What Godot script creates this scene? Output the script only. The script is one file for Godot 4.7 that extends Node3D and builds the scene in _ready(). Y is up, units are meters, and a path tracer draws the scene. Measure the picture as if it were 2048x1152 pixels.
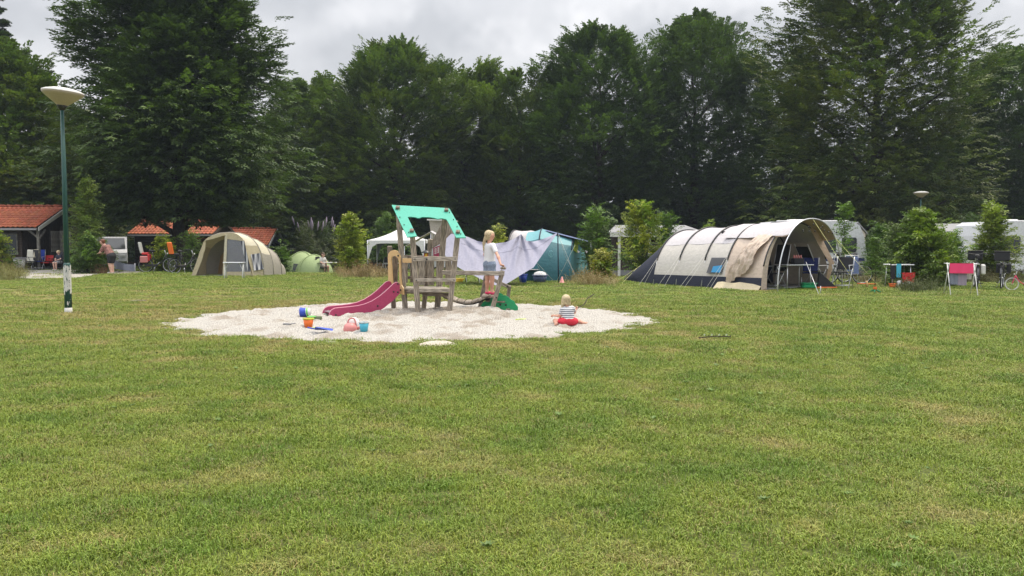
extends Node3D
# ---------------------------------------------------------------- camera constants (photo is 2048 x 1152)
const F := 1650.0
const EYE := 1.5
var pitch := atan(98.0 / F)
var M := {}
var used := {}
var tint_noise := FastNoiseLite.new()
var fine_noise := FastNoiseLite.new()
var sand_noise := FastNoiseLite.new()
var dent_noise := FastNoiseLite.new()

func ray(px: float, py: float) -> Vector3:
	return Vector3((px - 1024.0) / F, -(py - 576.0) / F, -1.0).rotated(Vector3.RIGHT, -pitch)
func dp(px: float, py: float, d: float) -> Vector3:
	var r := ray(px, py)
	return Vector3(0, EYE, 0) + r * (d / -r.z)
func gy(x: float, z: float) -> float:
	var start := 29.0 + 6.0 * smoothstep(5.0, -4.0, x) + 9.0 * smoothstep(-15.0, -20.0, x)
	return -0.6 * smoothstep(start, start + 13.0, -z)
func gp(px: float, py: float) -> Vector3:
	var r := ray(px, py)
	var y := 0.0
	var p := Vector3.ZERO
	for i in 8:
		p = Vector3(0, EYE, 0) + r * ((y - EYE) / r.y)
		y = gy(p.x, p.z)
	return p
func gd(px: float, d: float) -> Vector3:
	var x := (px - 1024.0) / F * d
	return Vector3(x, gy(x, -d), -d)
func on_plane(px: float, py: float, p0: Vector3, n: Vector3) -> Vector3:
	var r := ray(px, py)
	var e := Vector3(0, EYE, 0)
	return e + r * ((p0 - e).dot(n) / r.dot(n))

# ---------------------------------------------------------------- materials
func lin(r: float, g: float, b: float) -> Color:
	return Color(r, g, b).linear_to_srgb()
func noise_tex(freq: float, lo: float, hi: float, s: int, size := 256, sy := 1.0) -> ImageTexture:
	var n := FastNoiseLite.new()
	n.seed = s
	n.frequency = freq
	n.fractal_octaves = 4
	var h := int(size * sy)
	var im := n.get_seamless_image(size, h)
	im.convert(Image.FORMAT_L8)
	var d := im.get_data()
	for i in d.size():
		d[i] = int(255.0 * (lo + (hi - lo) * smoothstep(0.15, 0.85, d[i] / 255.0)))
	var out := Image.create_from_data(size, h, false, Image.FORMAT_L8, d)
	out.convert(Image.FORMAT_RGB8)
	return ImageTexture.create_from_image(out)
func mat(key: String, c: Color, rough := 0.8, tex = null, scale := Vector3.ONE, opts := {}) -> StandardMaterial3D:
	var m := StandardMaterial3D.new()
	m.albedo_color = c
	m.roughness = rough
	m.cull_mode = BaseMaterial3D.CULL_DISABLED
	if tex != null:
		m.albedo_texture = tex
		m.uv1_triplanar = true
		m.uv1_scale = scale
		if opts.get("world", false):
			m.uv1_world_triplanar = true
	if opts.has("metal"):
		m.metallic = opts.metal
	if opts.has("back"):
		m.backlight_enabled = true
		m.backlight = opts.back
	if opts.has("bump"):
		m.heightmap_enabled = true
		m.heightmap_texture = opts.bump
		m.heightmap_scale = opts.get("bump_cm", 1.0)
	if opts.get("vc", false):
		m.vertex_color_use_as_albedo = true
	if opts.has("alpha"):
		m.transparency = BaseMaterial3D.TRANSPARENCY_ALPHA
		m.albedo_color.a = opts.alpha
	M[key] = m
	return m
func stripe_tex(cols: Array, widths: Array, horizontal := true) -> ImageTexture:
	var im := Image.create(64, 64, false, Image.FORMAT_RGB8)
	var at := 0
	for i in cols.size():
		var w: int = widths[i]
		if horizontal:
			im.fill_rect(Rect2i(0, at, 64, w), cols[i])
		else:
			im.fill_rect(Rect2i(at, 0, w, 64), cols[i])
		at += w
	return ImageTexture.create_from_image(im)

# ---------------------------------------------------------------- shapes
func begin(smooth := true) -> SurfaceTool:
	var st := SurfaceTool.new()
	st.begin(Mesh.PRIMITIVE_TRIANGLES)
	st.set_smooth_group(0 if smooth else -1)
	return st
func tri(st: SurfaceTool, a: Vector3, b: Vector3, c: Vector3) -> void:
	st.add_vertex(a); st.add_vertex(b); st.add_vertex(c)
func quad(st: SurfaceTool, a: Vector3, b: Vector3, c: Vector3, d: Vector3) -> void:
	tri(st, a, b, c)
	tri(st, a, c, d)
func done(st: SurfaceTool) -> ArrayMesh:
	st.generate_normals()
	return st.commit()
func tri_out(st: SurfaceTool, a: Vector3, b: Vector3, c: Vector3, o: Vector3) -> void:
	if (c - a).cross(b - a).dot(a + b + c - o * 3.0) < 0.0:
		tri(st, a, c, b)
	else:
		tri(st, a, b, c)
func add_box(st: SurfaceTool, xf: Transform3D, s: Vector3, bev := 0.0) -> void:
	var h := s * 0.5
	var b: float = min(bev, min(h.x, min(h.y, h.z)) * 0.6)
	var v := func(ax: int, sg: Vector3) -> Vector3:
		var q := Vector3(sg.x * (h.x - b), sg.y * (h.y - b), sg.z * (h.z - b))
		q[ax] = sg[ax] * h[ax]
		return xf * q
	var o := xf.origin
	for ax in 3:
		var u := (ax + 1) % 3
		var w := (ax + 2) % 3
		for sg in [-1.0, 1.0]:
			var c: Array[Vector3] = []
			for k in [[-1, -1], [1, -1], [1, 1], [-1, 1]]:
				var q := Vector3.ZERO
				q[ax] = sg; q[u] = k[0]; q[w] = k[1]
				c.append(v.call(ax, q))
			tri_out(st, c[0], c[1], c[2], o)
			tri_out(st, c[0], c[2], c[3], o)
		if b > 0.0:
			for su in [-1.0, 1.0]:
				for sw in [-1.0, 1.0]:
					var q0 := Vector3.ZERO
					q0[u] = su; q0[w] = sw; q0[ax] = -1
					var q1 := q0
					q1[ax] = 1
					var a0: Vector3 = v.call(u, q0)
					var a1: Vector3 = v.call(u, q1)
					var b0: Vector3 = v.call(w, q0)
					var b1: Vector3 = v.call(w, q1)
					tri_out(st, a0, a1, b1, o)
					tri_out(st, a0, b1, b0, o)
	if b > 0.0:
		for sx in [-1.0, 1.0]:
			for sy in [-1.0, 1.0]:
				for sz in [-1.0, 1.0]:
					var q := Vector3(sx, sy, sz)
					tri_out(st, v.call(0, q), v.call(1, q), v.call(2, q), o)
var box_cache := {}
func box_mesh(s: Vector3, bev := 0.006) -> ArrayMesh:
	var k := "%.3f %.3f %.3f %.4f" % [s.x, s.y, s.z, bev]
	if not box_cache.has(k):
		var st := begin(false)
		add_box(st, Transform3D(), s, bev)
		box_cache[k] = done(st)
	return box_cache[k]
func frame_of(dir: Vector3, hint := Vector3.ZERO) -> Basis:   # local y runs along dir
	var y := dir.normalized()
	var x := hint
	if x.length() < 0.001:
		x = Vector3.RIGHT if absf(y.x) < 0.8 else Vector3.BACK
	x = (x - y * x.dot(y)).normalized()
	return Basis(x, y, x.cross(y))
func tube(st: SurfaceTool, pts: Array, rad, sides := 8, caps := true, closed := false) -> void:
	var n := pts.size()
	var rings: Array = []
	var hint := Vector3.ZERO
	for i in n:
		var a: Vector3 = pts[(i - 1 + n) % n] if (i > 0 or closed) else pts[0]
		var b: Vector3 = pts[(i + 1) % n] if (i < n - 1 or closed) else pts[n - 1]
		var bs := frame_of(b - a, hint)
		hint = bs.x
		var r: float = rad[i] if rad is Array else rad
		var ring: Array[Vector3] = []
		for k in sides:
			var t := TAU * k / sides
			ring.append(pts[i] + (bs.x * cos(t) + bs.z * sin(t)) * r)
		rings.append(ring)
	for i in (n if closed else n - 1):
		var r0: Array = rings[i]
		var r1: Array = rings[(i + 1) % n]
		for k in sides:
			var k2 := (k + 1) % sides
			quad(st, r0[k], r1[k], r1[k2], r0[k2])
	if caps and not closed:
		for e in [0, n - 1]:
			var ring: Array = rings[e]
			for k in range(1, sides - 1):
				if e == 0:
					tri(st, ring[0], ring[k], ring[k + 1])
				else:
					tri(st, ring[0], ring[k + 1], ring[k])
func lathe(st: SurfaceTool, prof: Array, seg := 20, xf := Transform3D()) -> void:
	for i in prof.size() - 1:
		var a: Vector2 = prof[i]
		var b: Vector2 = prof[i + 1]
		for k in seg:
			var t0 := TAU * k / seg
			var t1 := TAU * ((k + 1) % seg) / seg
			var p00 := xf * Vector3(cos(t0) * a.x, a.y, sin(t0) * a.x)
			var p01 := xf * Vector3(cos(t1) * a.x, a.y, sin(t1) * a.x)
			var p10 := xf * Vector3(cos(t0) * b.x, b.y, sin(t0) * b.x)
			var p11 := xf * Vector3(cos(t1) * b.x, b.y, sin(t1) * b.x)
			if a.x > 0.0001:
				tri(st, p00, p01, p11)
			if b.x > 0.0001:
				tri(st, p00, p11, p10)
func plate(st: SurfaceTool, pts: Array, thick: Vector3) -> void:
	var n := Vector3.ZERO
	for i in pts.size():
		n += (pts[i] - pts[0]).cross(pts[(i + 1) % pts.size()] - pts[0])
	n = n.normalized()
	var bs := frame_of(n)
	var poly := PackedVector2Array()
	for p in pts:
		poly.append(Vector2((p - pts[0]).dot(bs.x), (p - pts[0]).dot(bs.z)))
	var ix := Geometry2D.triangulate_polygon(poly)
	for i in range(0, ix.size(), 3):
		tri(st, pts[ix[i]], pts[ix[i + 1]], pts[ix[i + 2]])
		if thick != Vector3.ZERO:
			tri(st, pts[ix[i]] + thick, pts[ix[i + 2]] + thick, pts[ix[i + 1]] + thick)
	if thick != Vector3.ZERO:
		for i in pts.size():
			var j := (i + 1) % pts.size()
			quad(st, pts[i], pts[j], pts[j] + thick, pts[i] + thick)
func grid(st: SurfaceTool, rows: Array) -> void:
	for i in rows.size() - 1:
		for j in rows[i].size() - 1:
			quad(st, rows[i][j], rows[i][j + 1], rows[i + 1][j + 1], rows[i + 1][j])
func curve(pts: Array, n: int) -> Array:   # smooth polyline through points (Catmull-Rom)
	var out := []
	var m := pts.size()
	for i in n + 1:
		var t: float = float(i) / n * (m - 1)
		var k := mini(int(t), m - 2)
		var f := t - k
		var p0: Vector3 = pts[max(k - 1, 0)]
		var p1: Vector3 = pts[k]
		var p2: Vector3 = pts[k + 1]
		var p3: Vector3 = pts[min(k + 2, m - 1)]
		out.append(p1.cubic_interpolate(p2, p0, p3, f))
	return out
func along(pts: Array, u: float) -> Vector3:   # linear polyline at u 0..1 by index
	var t := u * (pts.size() - 1)
	var k := mini(int(t), pts.size() - 2)
	return pts[k].lerp(pts[k + 1], t - k)

# ---------------------------------------------------------------- nodes
func numbered(n: String) -> String:
	if not used.has(n):
		used[n] = 0
		return n
	used[n] += 1
	return "%s_%03d" % [n, used[n]]
func tag(o: Node, label: String, cat: String, group := "", kind := "") -> Node:
	if label != "": o.set_meta("label", label)
	if cat != "": o.set_meta("category", cat)
	if group != "": o.set_meta("group", group)
	if kind != "": o.set_meta("kind", kind)
	return o
func thing(n: String, label: String, cat: String, at := Vector3.ZERO, yaw := 0.0, group := "") -> Node3D:
	var o := Node3D.new()
	o.name = numbered(n)
	add_child(o)
	o.position = at
	o.rotation.y = yaw
	tag(o, label, cat, group)
	return o
func part(parent: Node3D, n: String, mesh: Mesh, m: Material, xf := Transform3D()) -> MeshInstance3D:
	var o := MeshInstance3D.new()
	o.name = n
	o.mesh = mesh
	o.material_override = m
	parent.add_child(o, true)
	o.transform = xf
	return o
func partw(parent: Node3D, n: String, mesh: Mesh, m: Material, xf := Transform3D()) -> MeshInstance3D:   # shape given in world coordinates
	var o := part(parent, n, mesh, m)
	o.transform = parent.global_transform.affine_inverse() * xf
	return o
func solo(n: String, label: String, cat: String, st: SurfaceTool, m: Material, at := Vector3.ZERO, group := "", kind := "") -> MeshInstance3D:   # a one-mesh thing, shape in local coordinates
	var o := MeshInstance3D.new()
	o.name = numbered(n)
	o.mesh = done(st)
	o.material_override = m
	add_child(o)
	o.position = at
	tag(o, label, cat, group, kind)
	return o
func board(parent: Node3D, n: String, a: Vector3, b: Vector3, w: float, t: float, m: Material, wdir := Vector3.ZERO, bev := 0.006) -> MeshInstance3D:   # world coordinates
	var xf := Transform3D(frame_of(b - a, wdir), (a + b) * 0.5)
	return partw(parent, n, box_mesh(Vector3(w, a.distance_to(b), t), bev), m, xf)
func rod(parent: Node3D, n: String, pts: Array, r, m: Material, sides := 7) -> MeshInstance3D:   # local coordinates
	var st := begin()
	tube(st, pts, r, sides)
	return part(parent, n, done(st), m)
func rodw(parent: Node3D, n: String, pts: Array, r, m: Material, sides := 7) -> MeshInstance3D:
	var st := begin()
	tube(st, pts, r, sides)
	return partw(parent, n, done(st), m)
func boxp(parent: Node3D, n: String, c: Vector3, s: Vector3, m: Material, bev := 0.006) -> MeshInstance3D:   # local
	return part(parent, n, box_mesh(s, bev), m, Transform3D(Basis(), c))
func copies(parent: Node3D, n: String, mesh: Mesh, m: Material, xs: Array, cs: Array) -> MultiMeshInstance3D:
	var mm := MultiMesh.new()
	mm.transform_format = MultiMesh.TRANSFORM_3D
	mm.use_colors = true
	mm.mesh = mesh
	mm.instance_count = xs.size()
	for i in xs.size():
		mm.set_instance_transform(i, xs[i])
		mm.set_instance_color(i, cs[i])
	var o := MultiMeshInstance3D.new()
	o.name = n
	o.multimesh = mm
	o.material_override = m
	parent.add_child(o, true)
	return o

# ---------------------------------------------------------------- plants
func leaf(st: SurfaceTool, p: Vector3, dir: Vector3, nrm: Vector3, l: float, w: float, c: Color) -> void:
	var s := dir.cross(nrm).normalized() * w * 0.5
	var mid := p + dir * l * 0.45
	st.set_color(c)
	tri(st, p, mid + s + nrm * w * 0.12, p + dir * l)
	tri(st, p, p + dir * l, mid - s + nrm * w * 0.12)
func spray(s: int, n: int, len: float, ll: float, spread := 0.9, lift := 0.25) -> ArrayMesh:   # a leafy twig along +z
	var rng := RandomNumberGenerator.new()
	rng.seed = s
	var st := begin(false)
	st.set_color(Color(0.55, 0.45, 0.4))
	tube(st, [Vector3.ZERO, Vector3(0, len * 0.04, len * 0.5), Vector3(0, 0, len * 0.92)], [len * 0.012, len * 0.008, len * 0.003], 3, false)
	for i in n:
		var f := pow((i + rng.randf()) / n, 0.8)
		var side := -1.0 if i % 2 == 0 else 1.0
		var off := side * rng.randf() * rng.randf() * spread * len * 0.42 * (1.15 - f)
		var p := Vector3(off, len * 0.05 * sin(f * PI) + rng.randf_range(-0.05, 0.05) * len, f * len * 0.9)
		var dir := Vector3(side * rng.randf_range(0.25, 1.0) * (1.2 - f), rng.randf_range(-lift, lift), rng.randf_range(0.3, 1.0)).normalized()
		var nrm := Vector3(rng.randf_range(-0.45, 0.45), 1, rng.randf_range(-0.45, 0.45)).normalized()
		var b := rng.randf_range(0.72, 1.3)
		var y := rng.randf_range(0.92, 1.12)
		leaf(st, p, dir, nrm, ll * rng.randf_range(0.7, 1.2), ll * rng.randf_range(0.5, 0.68), Color(b * y, b, b * 0.9))
	return done(st)
func profile(kind: int, f: float) -> float:
	match kind:
		0: return pow(maxf(1.0 - pow((f - 0.38) / 0.63, 3.0), 0.05), 0.5) if f > 0.38 else 0.84 + 0.16 * f / 0.38
		1: return pow(1.0 - f, 0.75) * 0.95 + 0.06
		2: return sqrt(maxf(1.0 - f * f, 0.02)) * (0.82 + 0.18 * minf(f * 5.0, 1.0))
		5: return 1.0 - 0.5 * pow(f, 1.6) if f > 0.12 else 0.75 + 2.0 * f
		3: return 0.45 + 0.55 * sin(PI * clampf(0.1 + 0.75 * f, 0, 1))
		_: return 0.9 * sin(PI * clampf(0.08 + 0.86 * f, 0, 1)) + 0.1
func plant(n: String, label: String, cat: String, at: Vector3, p: Dictionary, group := "") -> Node3D:
	var rng := RandomNumberGenerator.new()
	rng.seed = int(p.seed)
	var o := thing(n, label, cat, at, 0.0, group)
	var h: float = p.h
	var r: float = p.r
	var lo: float = p.get("lo", 0.15)
	var kind: int = p.get("prof", 0)
	var sq: float = p.get("squash", 1.0)
	var trunk_r: float = p.get("trunk", h * 0.018)
	var stems: int = p.get("stems", 1)
	var lean := Vector3(p.get("lean", 0.0), 0, 0)
	var wob := FastNoiseLite.new()
	wob.seed = int(p.seed) + 5
	wob.frequency = p.get("rough_freq", 0.16)
	var top: float = h * p.get("trunk_top", 0.86)
	if stems == 1:
		var pts := []
		var rs := []
		for i in 9:
			var f := i / 8.0
			pts.append(Vector3(wob.get_noise_2d(f * 20.0, 3.0) * h * 0.03 * f, -0.05 + f * top, wob.get_noise_2d(f * 20.0, 30.0) * h * 0.03 * f) + lean * f * f)
			rs.append(trunk_r * (1.0 - 0.86 * f) * (1.0 + 0.35 * pow(1.0 - f, 12.0)))
		rod(o, "trunk", pts, rs, M.bark, 9)
	var clumps := []
	var nc: int = p.clumps
	for i in nc:
		var f := (i + rng.randf()) / nc
		f = pow(f, p.get("fpow", 1.0))
		var ang := i * 2.39996 + rng.randf_range(-0.5, 0.5)
		var dirv := Vector3(cos(ang), 0, sin(ang) * sq)
		var R: float = r * profile(kind, f) * (1.0 + p.get("rough", 0.45) * wob.get_noise_3d(dirv.x * 9.0, f * h * 1.6, dirv.z * 9.0) * 1.6)
		var rad: float = R * sqrt(rng.randf_range(p.get("inner", 0.2), 1.0))
		var y := h * (lo + (1.0 - lo) * f)
		clumps.append([dirv * rad + Vector3(0, y, 0) + lean * f * f, dirv, f, R])
	var nb: int = mini(p.get("branches", 12), nc)
	for i in nb:
		var c: Array = clumps[int((i + 0.5) * nc / nb)]
		var e: Vector3 = c[0]
		if stems == 1:
			var y0 := clampf(e.y - Vector2(e.x, e.z).length() * 0.75, h * lo * 0.6, top * 0.93)
			var f0 := y0 / top
			var b0 := Vector3(0, y0, 0) + lean * f0 * f0
			var midp := b0.lerp(e, 0.5) + Vector3(0, 0.08 * e.distance_to(b0), 0)
			rod(o, "branch", curve([b0, midp, e], 5), [trunk_r * 0.42, trunk_r * 0.36, trunk_r * 0.28, trunk_r * 0.2, trunk_r * 0.12, trunk_r * 0.05], M.bark, 5)
		else:
			var b1 := Vector3(e.x * 0.15, -0.03, e.z * 0.15)
			rod(o, "stem", curve([b1, b1.lerp(e, 0.5) + Vector3(-e.x, 0, -e.z) * 0.12, e + Vector3(0, 0.1, 0)], 4), [trunk_r, trunk_r * 0.8, trunk_r * 0.6, trunk_r * 0.4, trunk_r * 0.15], M.bark, 5)
	var xs := []
	var cs := []
	var base: Color = p.col
	var alt: Color = p.get("alt", base)
	var per: int = p.per
	var sz: float = p.get("size", 1.0)
	var cr: float = p.get("clump_r", 0.34)
	for c in clumps:
		var f: float = c[2]
		var rr: float = maxf(c[3] * cr, sz * 0.35) * rng.randf_range(0.7, 1.25)
		var mixc := rng.randf()
		var tone := rng.randf_range(0.75, 1.25)
		var upf: float = lerpf(p.get("droop", -0.15), p.get("rise", 0.9), f)
		for k in int(per * rng.randf_range(0.7, 1.3)):
			var a := rng.randf() * TAU
			var q := sqrt(rng.randf()) * rr
			var pos: Vector3 = c[0] + Vector3(cos(a) * q, rng.randfn(0, 1) * rr * p.get("flat", 0.28), sin(a) * q)
			pos.y = maxf(pos.y, p.get("low", 0.08))
			var out: Vector3 = (Vector3(cos(a), 0, sin(a)) * 0.8 + c[1] * 0.9 + Vector3(rng.randf_range(-0.5, 0.5), 0, rng.randf_range(-0.5, 0.5)))
			out.y = 0
			out = out.normalized() + Vector3(0, upf + rng.randf_range(-0.35, 0.35), 0)
			out = out.normalized()
			var up := Vector3(rng.randf_range(-0.4, 0.4), 1, rng.randf_range(-0.4, 0.4))
			var x := up.cross(out).normalized()
			var s := sz * rng.randf_range(0.65, 1.25)
			xs.append(Transform3D(Basis(x, out.cross(x), out).scaled(Vector3(s, s, s)), pos - out * s * 0.4))
			var t := tone * rng.randf_range(0.85, 1.15)
			var cc := base.lerp(alt, clampf(mixc * 1.05 - 0.05 + rng.randf_range(-0.12, 0.12), 0, 1))
			cs.append(Color(cc.r * t, cc.g * t, cc.b * t))
	copies(o, "crown" if stems == 1 else "foliage", p.mesh, M.leaf, xs, cs).set_meta("kind", "stuff")
	return o
func tuft_mesh(s: int, n: int, rad: float, hgt: float, w: float, bend := 0.6, heads := false) -> ArrayMesh:
	var rng := RandomNumberGenerator.new()
	rng.seed = s
	var st := begin(false)
	for i in n:
		var a := rng.randf() * TAU
		var q := sqrt(rng.randf()) * rad
		var p := Vector3(cos(a) * q, -0.008, sin(a) * q)
		var d := Vector3(rng.randfn(0, 1), 0, rng.randfn(0, 1)).normalized()
		var hh := hgt * rng.randf_range(0.45, 1.15)
		var bd := bend * rng.randf_range(0.2, 1.2) * hh
		var side := d.cross(Vector3.UP).rotated(Vector3.UP, rng.randf_range(-0.8, 0.8)) * w * rng.randf_range(0.7, 1.2) * 0.5
		var m := p + Vector3(0, hh * 0.6, 0) + d * bd * 0.35
		var e := p + Vector3(0, hh, 0) + d * bd
		if bend > 0.9:
			e.y = p.y + hh * rng.randf_range(0.3, 0.9)
		var b := rng.randf_range(0.65, 1.35)
		var dry := rng.randf() < 0.16
		st.set_color(Color(b * 1.9, b * 1.35, b * 2.0) if dry else Color(b * rng.randf_range(0.88, 1.12), b, b * 0.95))
		quad(st, p - side, p + side, m + side * 0.8, m - side * 0.8)
		tri(st, m - side * 0.8, m + side * 0.8, e)
		if heads and rng.randf() < 0.5:
			st.set_color(Color(b * 1.25, b * 1.05, b))
			var hd := (e - m).normalized()
			for k in 3:
				var s2 := side.normalized().rotated(hd, k * 1.05) * 0.012
				tri(st, e - hd * 0.04, e + hd * 0.04 + s2 * 0.3, e + s2)
				tri(st, e - hd * 0.04, e - s2, e + hd * 0.04)
	return done(st)

# ---------------------------------------------------------------- bodies: tapered bones joined by a smooth minimum, meshed as surface nets
func flesh(V: PackedVector3Array, N: PackedVector3Array, I: PackedInt32Array, prims: Array, cell: float, k: float) -> Array:
	var lo := Vector3(1e9, 1e9, 1e9)
	var hi := -lo
	for p in prims:
		var r: float = maxf(p[2], p[3]) + cell * 3.0
		for e in [p[0], p[1]]:
			lo = lo.min(e - Vector3(r, r, r))
			hi = hi.max(e + Vector3(r, r, r))
	var nx := int((hi.x - lo.x) / cell) + 2
	var ny := int((hi.y - lo.y) / cell) + 2
	var nz := int((hi.z - lo.z) / cell) + 2
	var val := PackedFloat32Array()
	val.resize(nx * ny * nz)
	val.fill(1.0)
	for p in prims:
		var a: Vector3 = p[0]
		var ba: Vector3 = p[1] - a
		var l2: float = maxf(ba.length_squared(), 1e-9)
		var ra: float = p[2]
		var dr: float = p[3] - ra
		var m: float = maxf(p[2], p[3]) + cell * 2.2 + k * 0.6
		var b0: Vector3 = (a.min(p[1]) - Vector3(m, m, m) - lo) / cell
		var b1: Vector3 = (a.max(p[1]) + Vector3(m, m, m) - lo) / cell
		for z in range(maxi(int(b0.z), 0), mini(int(b1.z) + 1, nz)):
			for y in range(maxi(int(b0.y), 0), mini(int(b1.y) + 1, ny)):
				var row := (z * ny + y) * nx
				for x in range(maxi(int(b0.x), 0), mini(int(b1.x) + 1, nx)):
					var pa := lo + Vector3(x, y, z) * cell - a
					var h := clampf(pa.dot(ba) / l2, 0.0, 1.0)
					var d := (pa - ba * h).length() - ra - dr * h
					var c := val[row + x]
					if c < 0.99:
						var hh := maxf(k - absf(c - d), 0.0) / k
						d = minf(c, d) - hh * hh * k * 0.25
					val[row + x] = d
	var id := {}
	var sy := nx
	var sz := nx * ny
	var offs := [0, 1, sy, sy + 1, sz, sz + 1, sz + sy, sz + sy + 1]
	var edges := [[0, 1], [2, 3], [4, 5], [6, 7], [0, 2], [1, 3], [4, 6], [5, 7], [0, 4], [1, 5], [2, 6], [3, 7]]
	var first := V.size()
	for z in nz - 1:
		for y in ny - 1:
			for x in nx - 1:
				var b := (z * ny + y) * nx + x
				var v0 := val[b]
				if v0 > cell * 2.0 or v0 < -cell * 2.0:
					continue
				var any := false
				for q in offs:
					if (val[b + q] < 0.0) != (v0 < 0.0):
						any = true
						break
				if not any:
					continue
				var sum := Vector3.ZERO
				var cnt := 0
				for e in edges:
					var va := val[b + offs[e[0]]]
					var vb := val[b + offs[e[1]]]
					if (va < 0.0) != (vb < 0.0):
						var t := va / (va - vb)
						var pa := Vector3(e[0] & 1, (e[0] >> 1) & 1, e[0] >> 2)
						var pb := Vector3(e[1] & 1, (e[1] >> 1) & 1, e[1] >> 2)
						sum += pa.lerp(pb, t)
						cnt += 1
				id[b] = V.size()
				V.append(lo + (Vector3(x, y, z) + sum / cnt) * cell)
				N.append(Vector3.ZERO)
	for b in id:
		var v0 := val[b]
		for ax in 3:
			var st: int = [1, sy, sz][ax]
			if (v0 < 0.0) == (val[b + st] < 0.0):
				continue
			var u: int = [sy, sz, 1][ax]
			var w: int = [sz, 1, sy][ax]
			if not (id.has(b - u) and id.has(b - w) and id.has(b - u - w)):
				continue
			var q := [id[b], id[b - u], id[b - u - w], id[b - w]]
			if v0 < 0.0:
				q.reverse()
			for t in [[0, 1, 2], [0, 2, 3]]:
				var i0: int = q[t[0]]
				var i1: int = q[t[1]]
				var i2: int = q[t[2]]
				I.append(i0); I.append(i1); I.append(i2)
				var nn := (V[i2] - V[i0]).cross(V[i1] - V[i0])
				N[i0] += nn; N[i1] += nn; N[i2] += nn
	for i in range(first, V.size()):
		N[i] = N[i].normalized()
	return [V, N, I]
func flesh_mesh(sets: Array) -> ArrayMesh:   # sets of [prims, cell, k]
	var V := PackedVector3Array()
	var N := PackedVector3Array()
	var I := PackedInt32Array()
	for s in sets:
		var r := flesh(V, N, I, s[0], s[1], s[2])
		V = r[0]; N = r[1]; I = r[2]
	var arr := []
	arr.resize(Mesh.ARRAY_MAX)
	arr[Mesh.ARRAY_VERTEX] = V
	arr[Mesh.ARRAY_NORMAL] = N
	arr[Mesh.ARRAY_INDEX] = I
	var me := ArrayMesh.new()
	me.add_surface_from_arrays(Mesh.PRIMITIVE_TRIANGLES, arr)
	return me
func hand_prims(w: Vector3, dir: Vector3, palm_n: Vector3, side: float, s: float, curl: float) -> Array:
	dir = dir.normalized()
	var ac := dir.cross(palm_n).normalized() * side   # towards the thumb
	var pn := ac.cross(dir).normalized() * side
	if pn.dot(palm_n) < 0: pn = -pn
	var out := []
	for q in [-0.9, -0.3, 0.3, 0.9]:
		out.append([w, w + dir * 0.05 * s + ac * q * 0.019 * s, 0.016 * s, 0.0105 * s])
	var lens := [0.03, 0.037, 0.04, 0.035]
	var i := 0
	for q in [-1.15, -0.4, 0.4, 1.15]:
		var b: Vector3 = w + dir * 0.05 * s + ac * q * 0.018 * s
		var m: Vector3 = b + (dir * cos(curl) + pn * sin(curl)) * lens[i] * 0.55 * s
		var e: Vector3 = m + (dir * cos(curl * 2.1) + pn * sin(curl * 2.1)) * lens[i] * 0.55 * s
		out.append([b, m, 0.0078 * s, 0.007 * s])
		out.append([m, e, 0.007 * s, 0.0056 * s])
		i += 1
	var tb := w + dir * 0.015 * s + ac * 0.018 * s
	var tm := tb + (dir * 0.6 + ac * 0.8).normalized() * 0.026 * s
	out.append([tb, tm, 0.0105 * s, 0.0085 * s])
	out.append([tm, tm + (dir * 0.9 + pn * curl * 0.6).normalized() * 0.022 * s, 0.0085 * s, 0.0068 * s])
	return out
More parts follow.
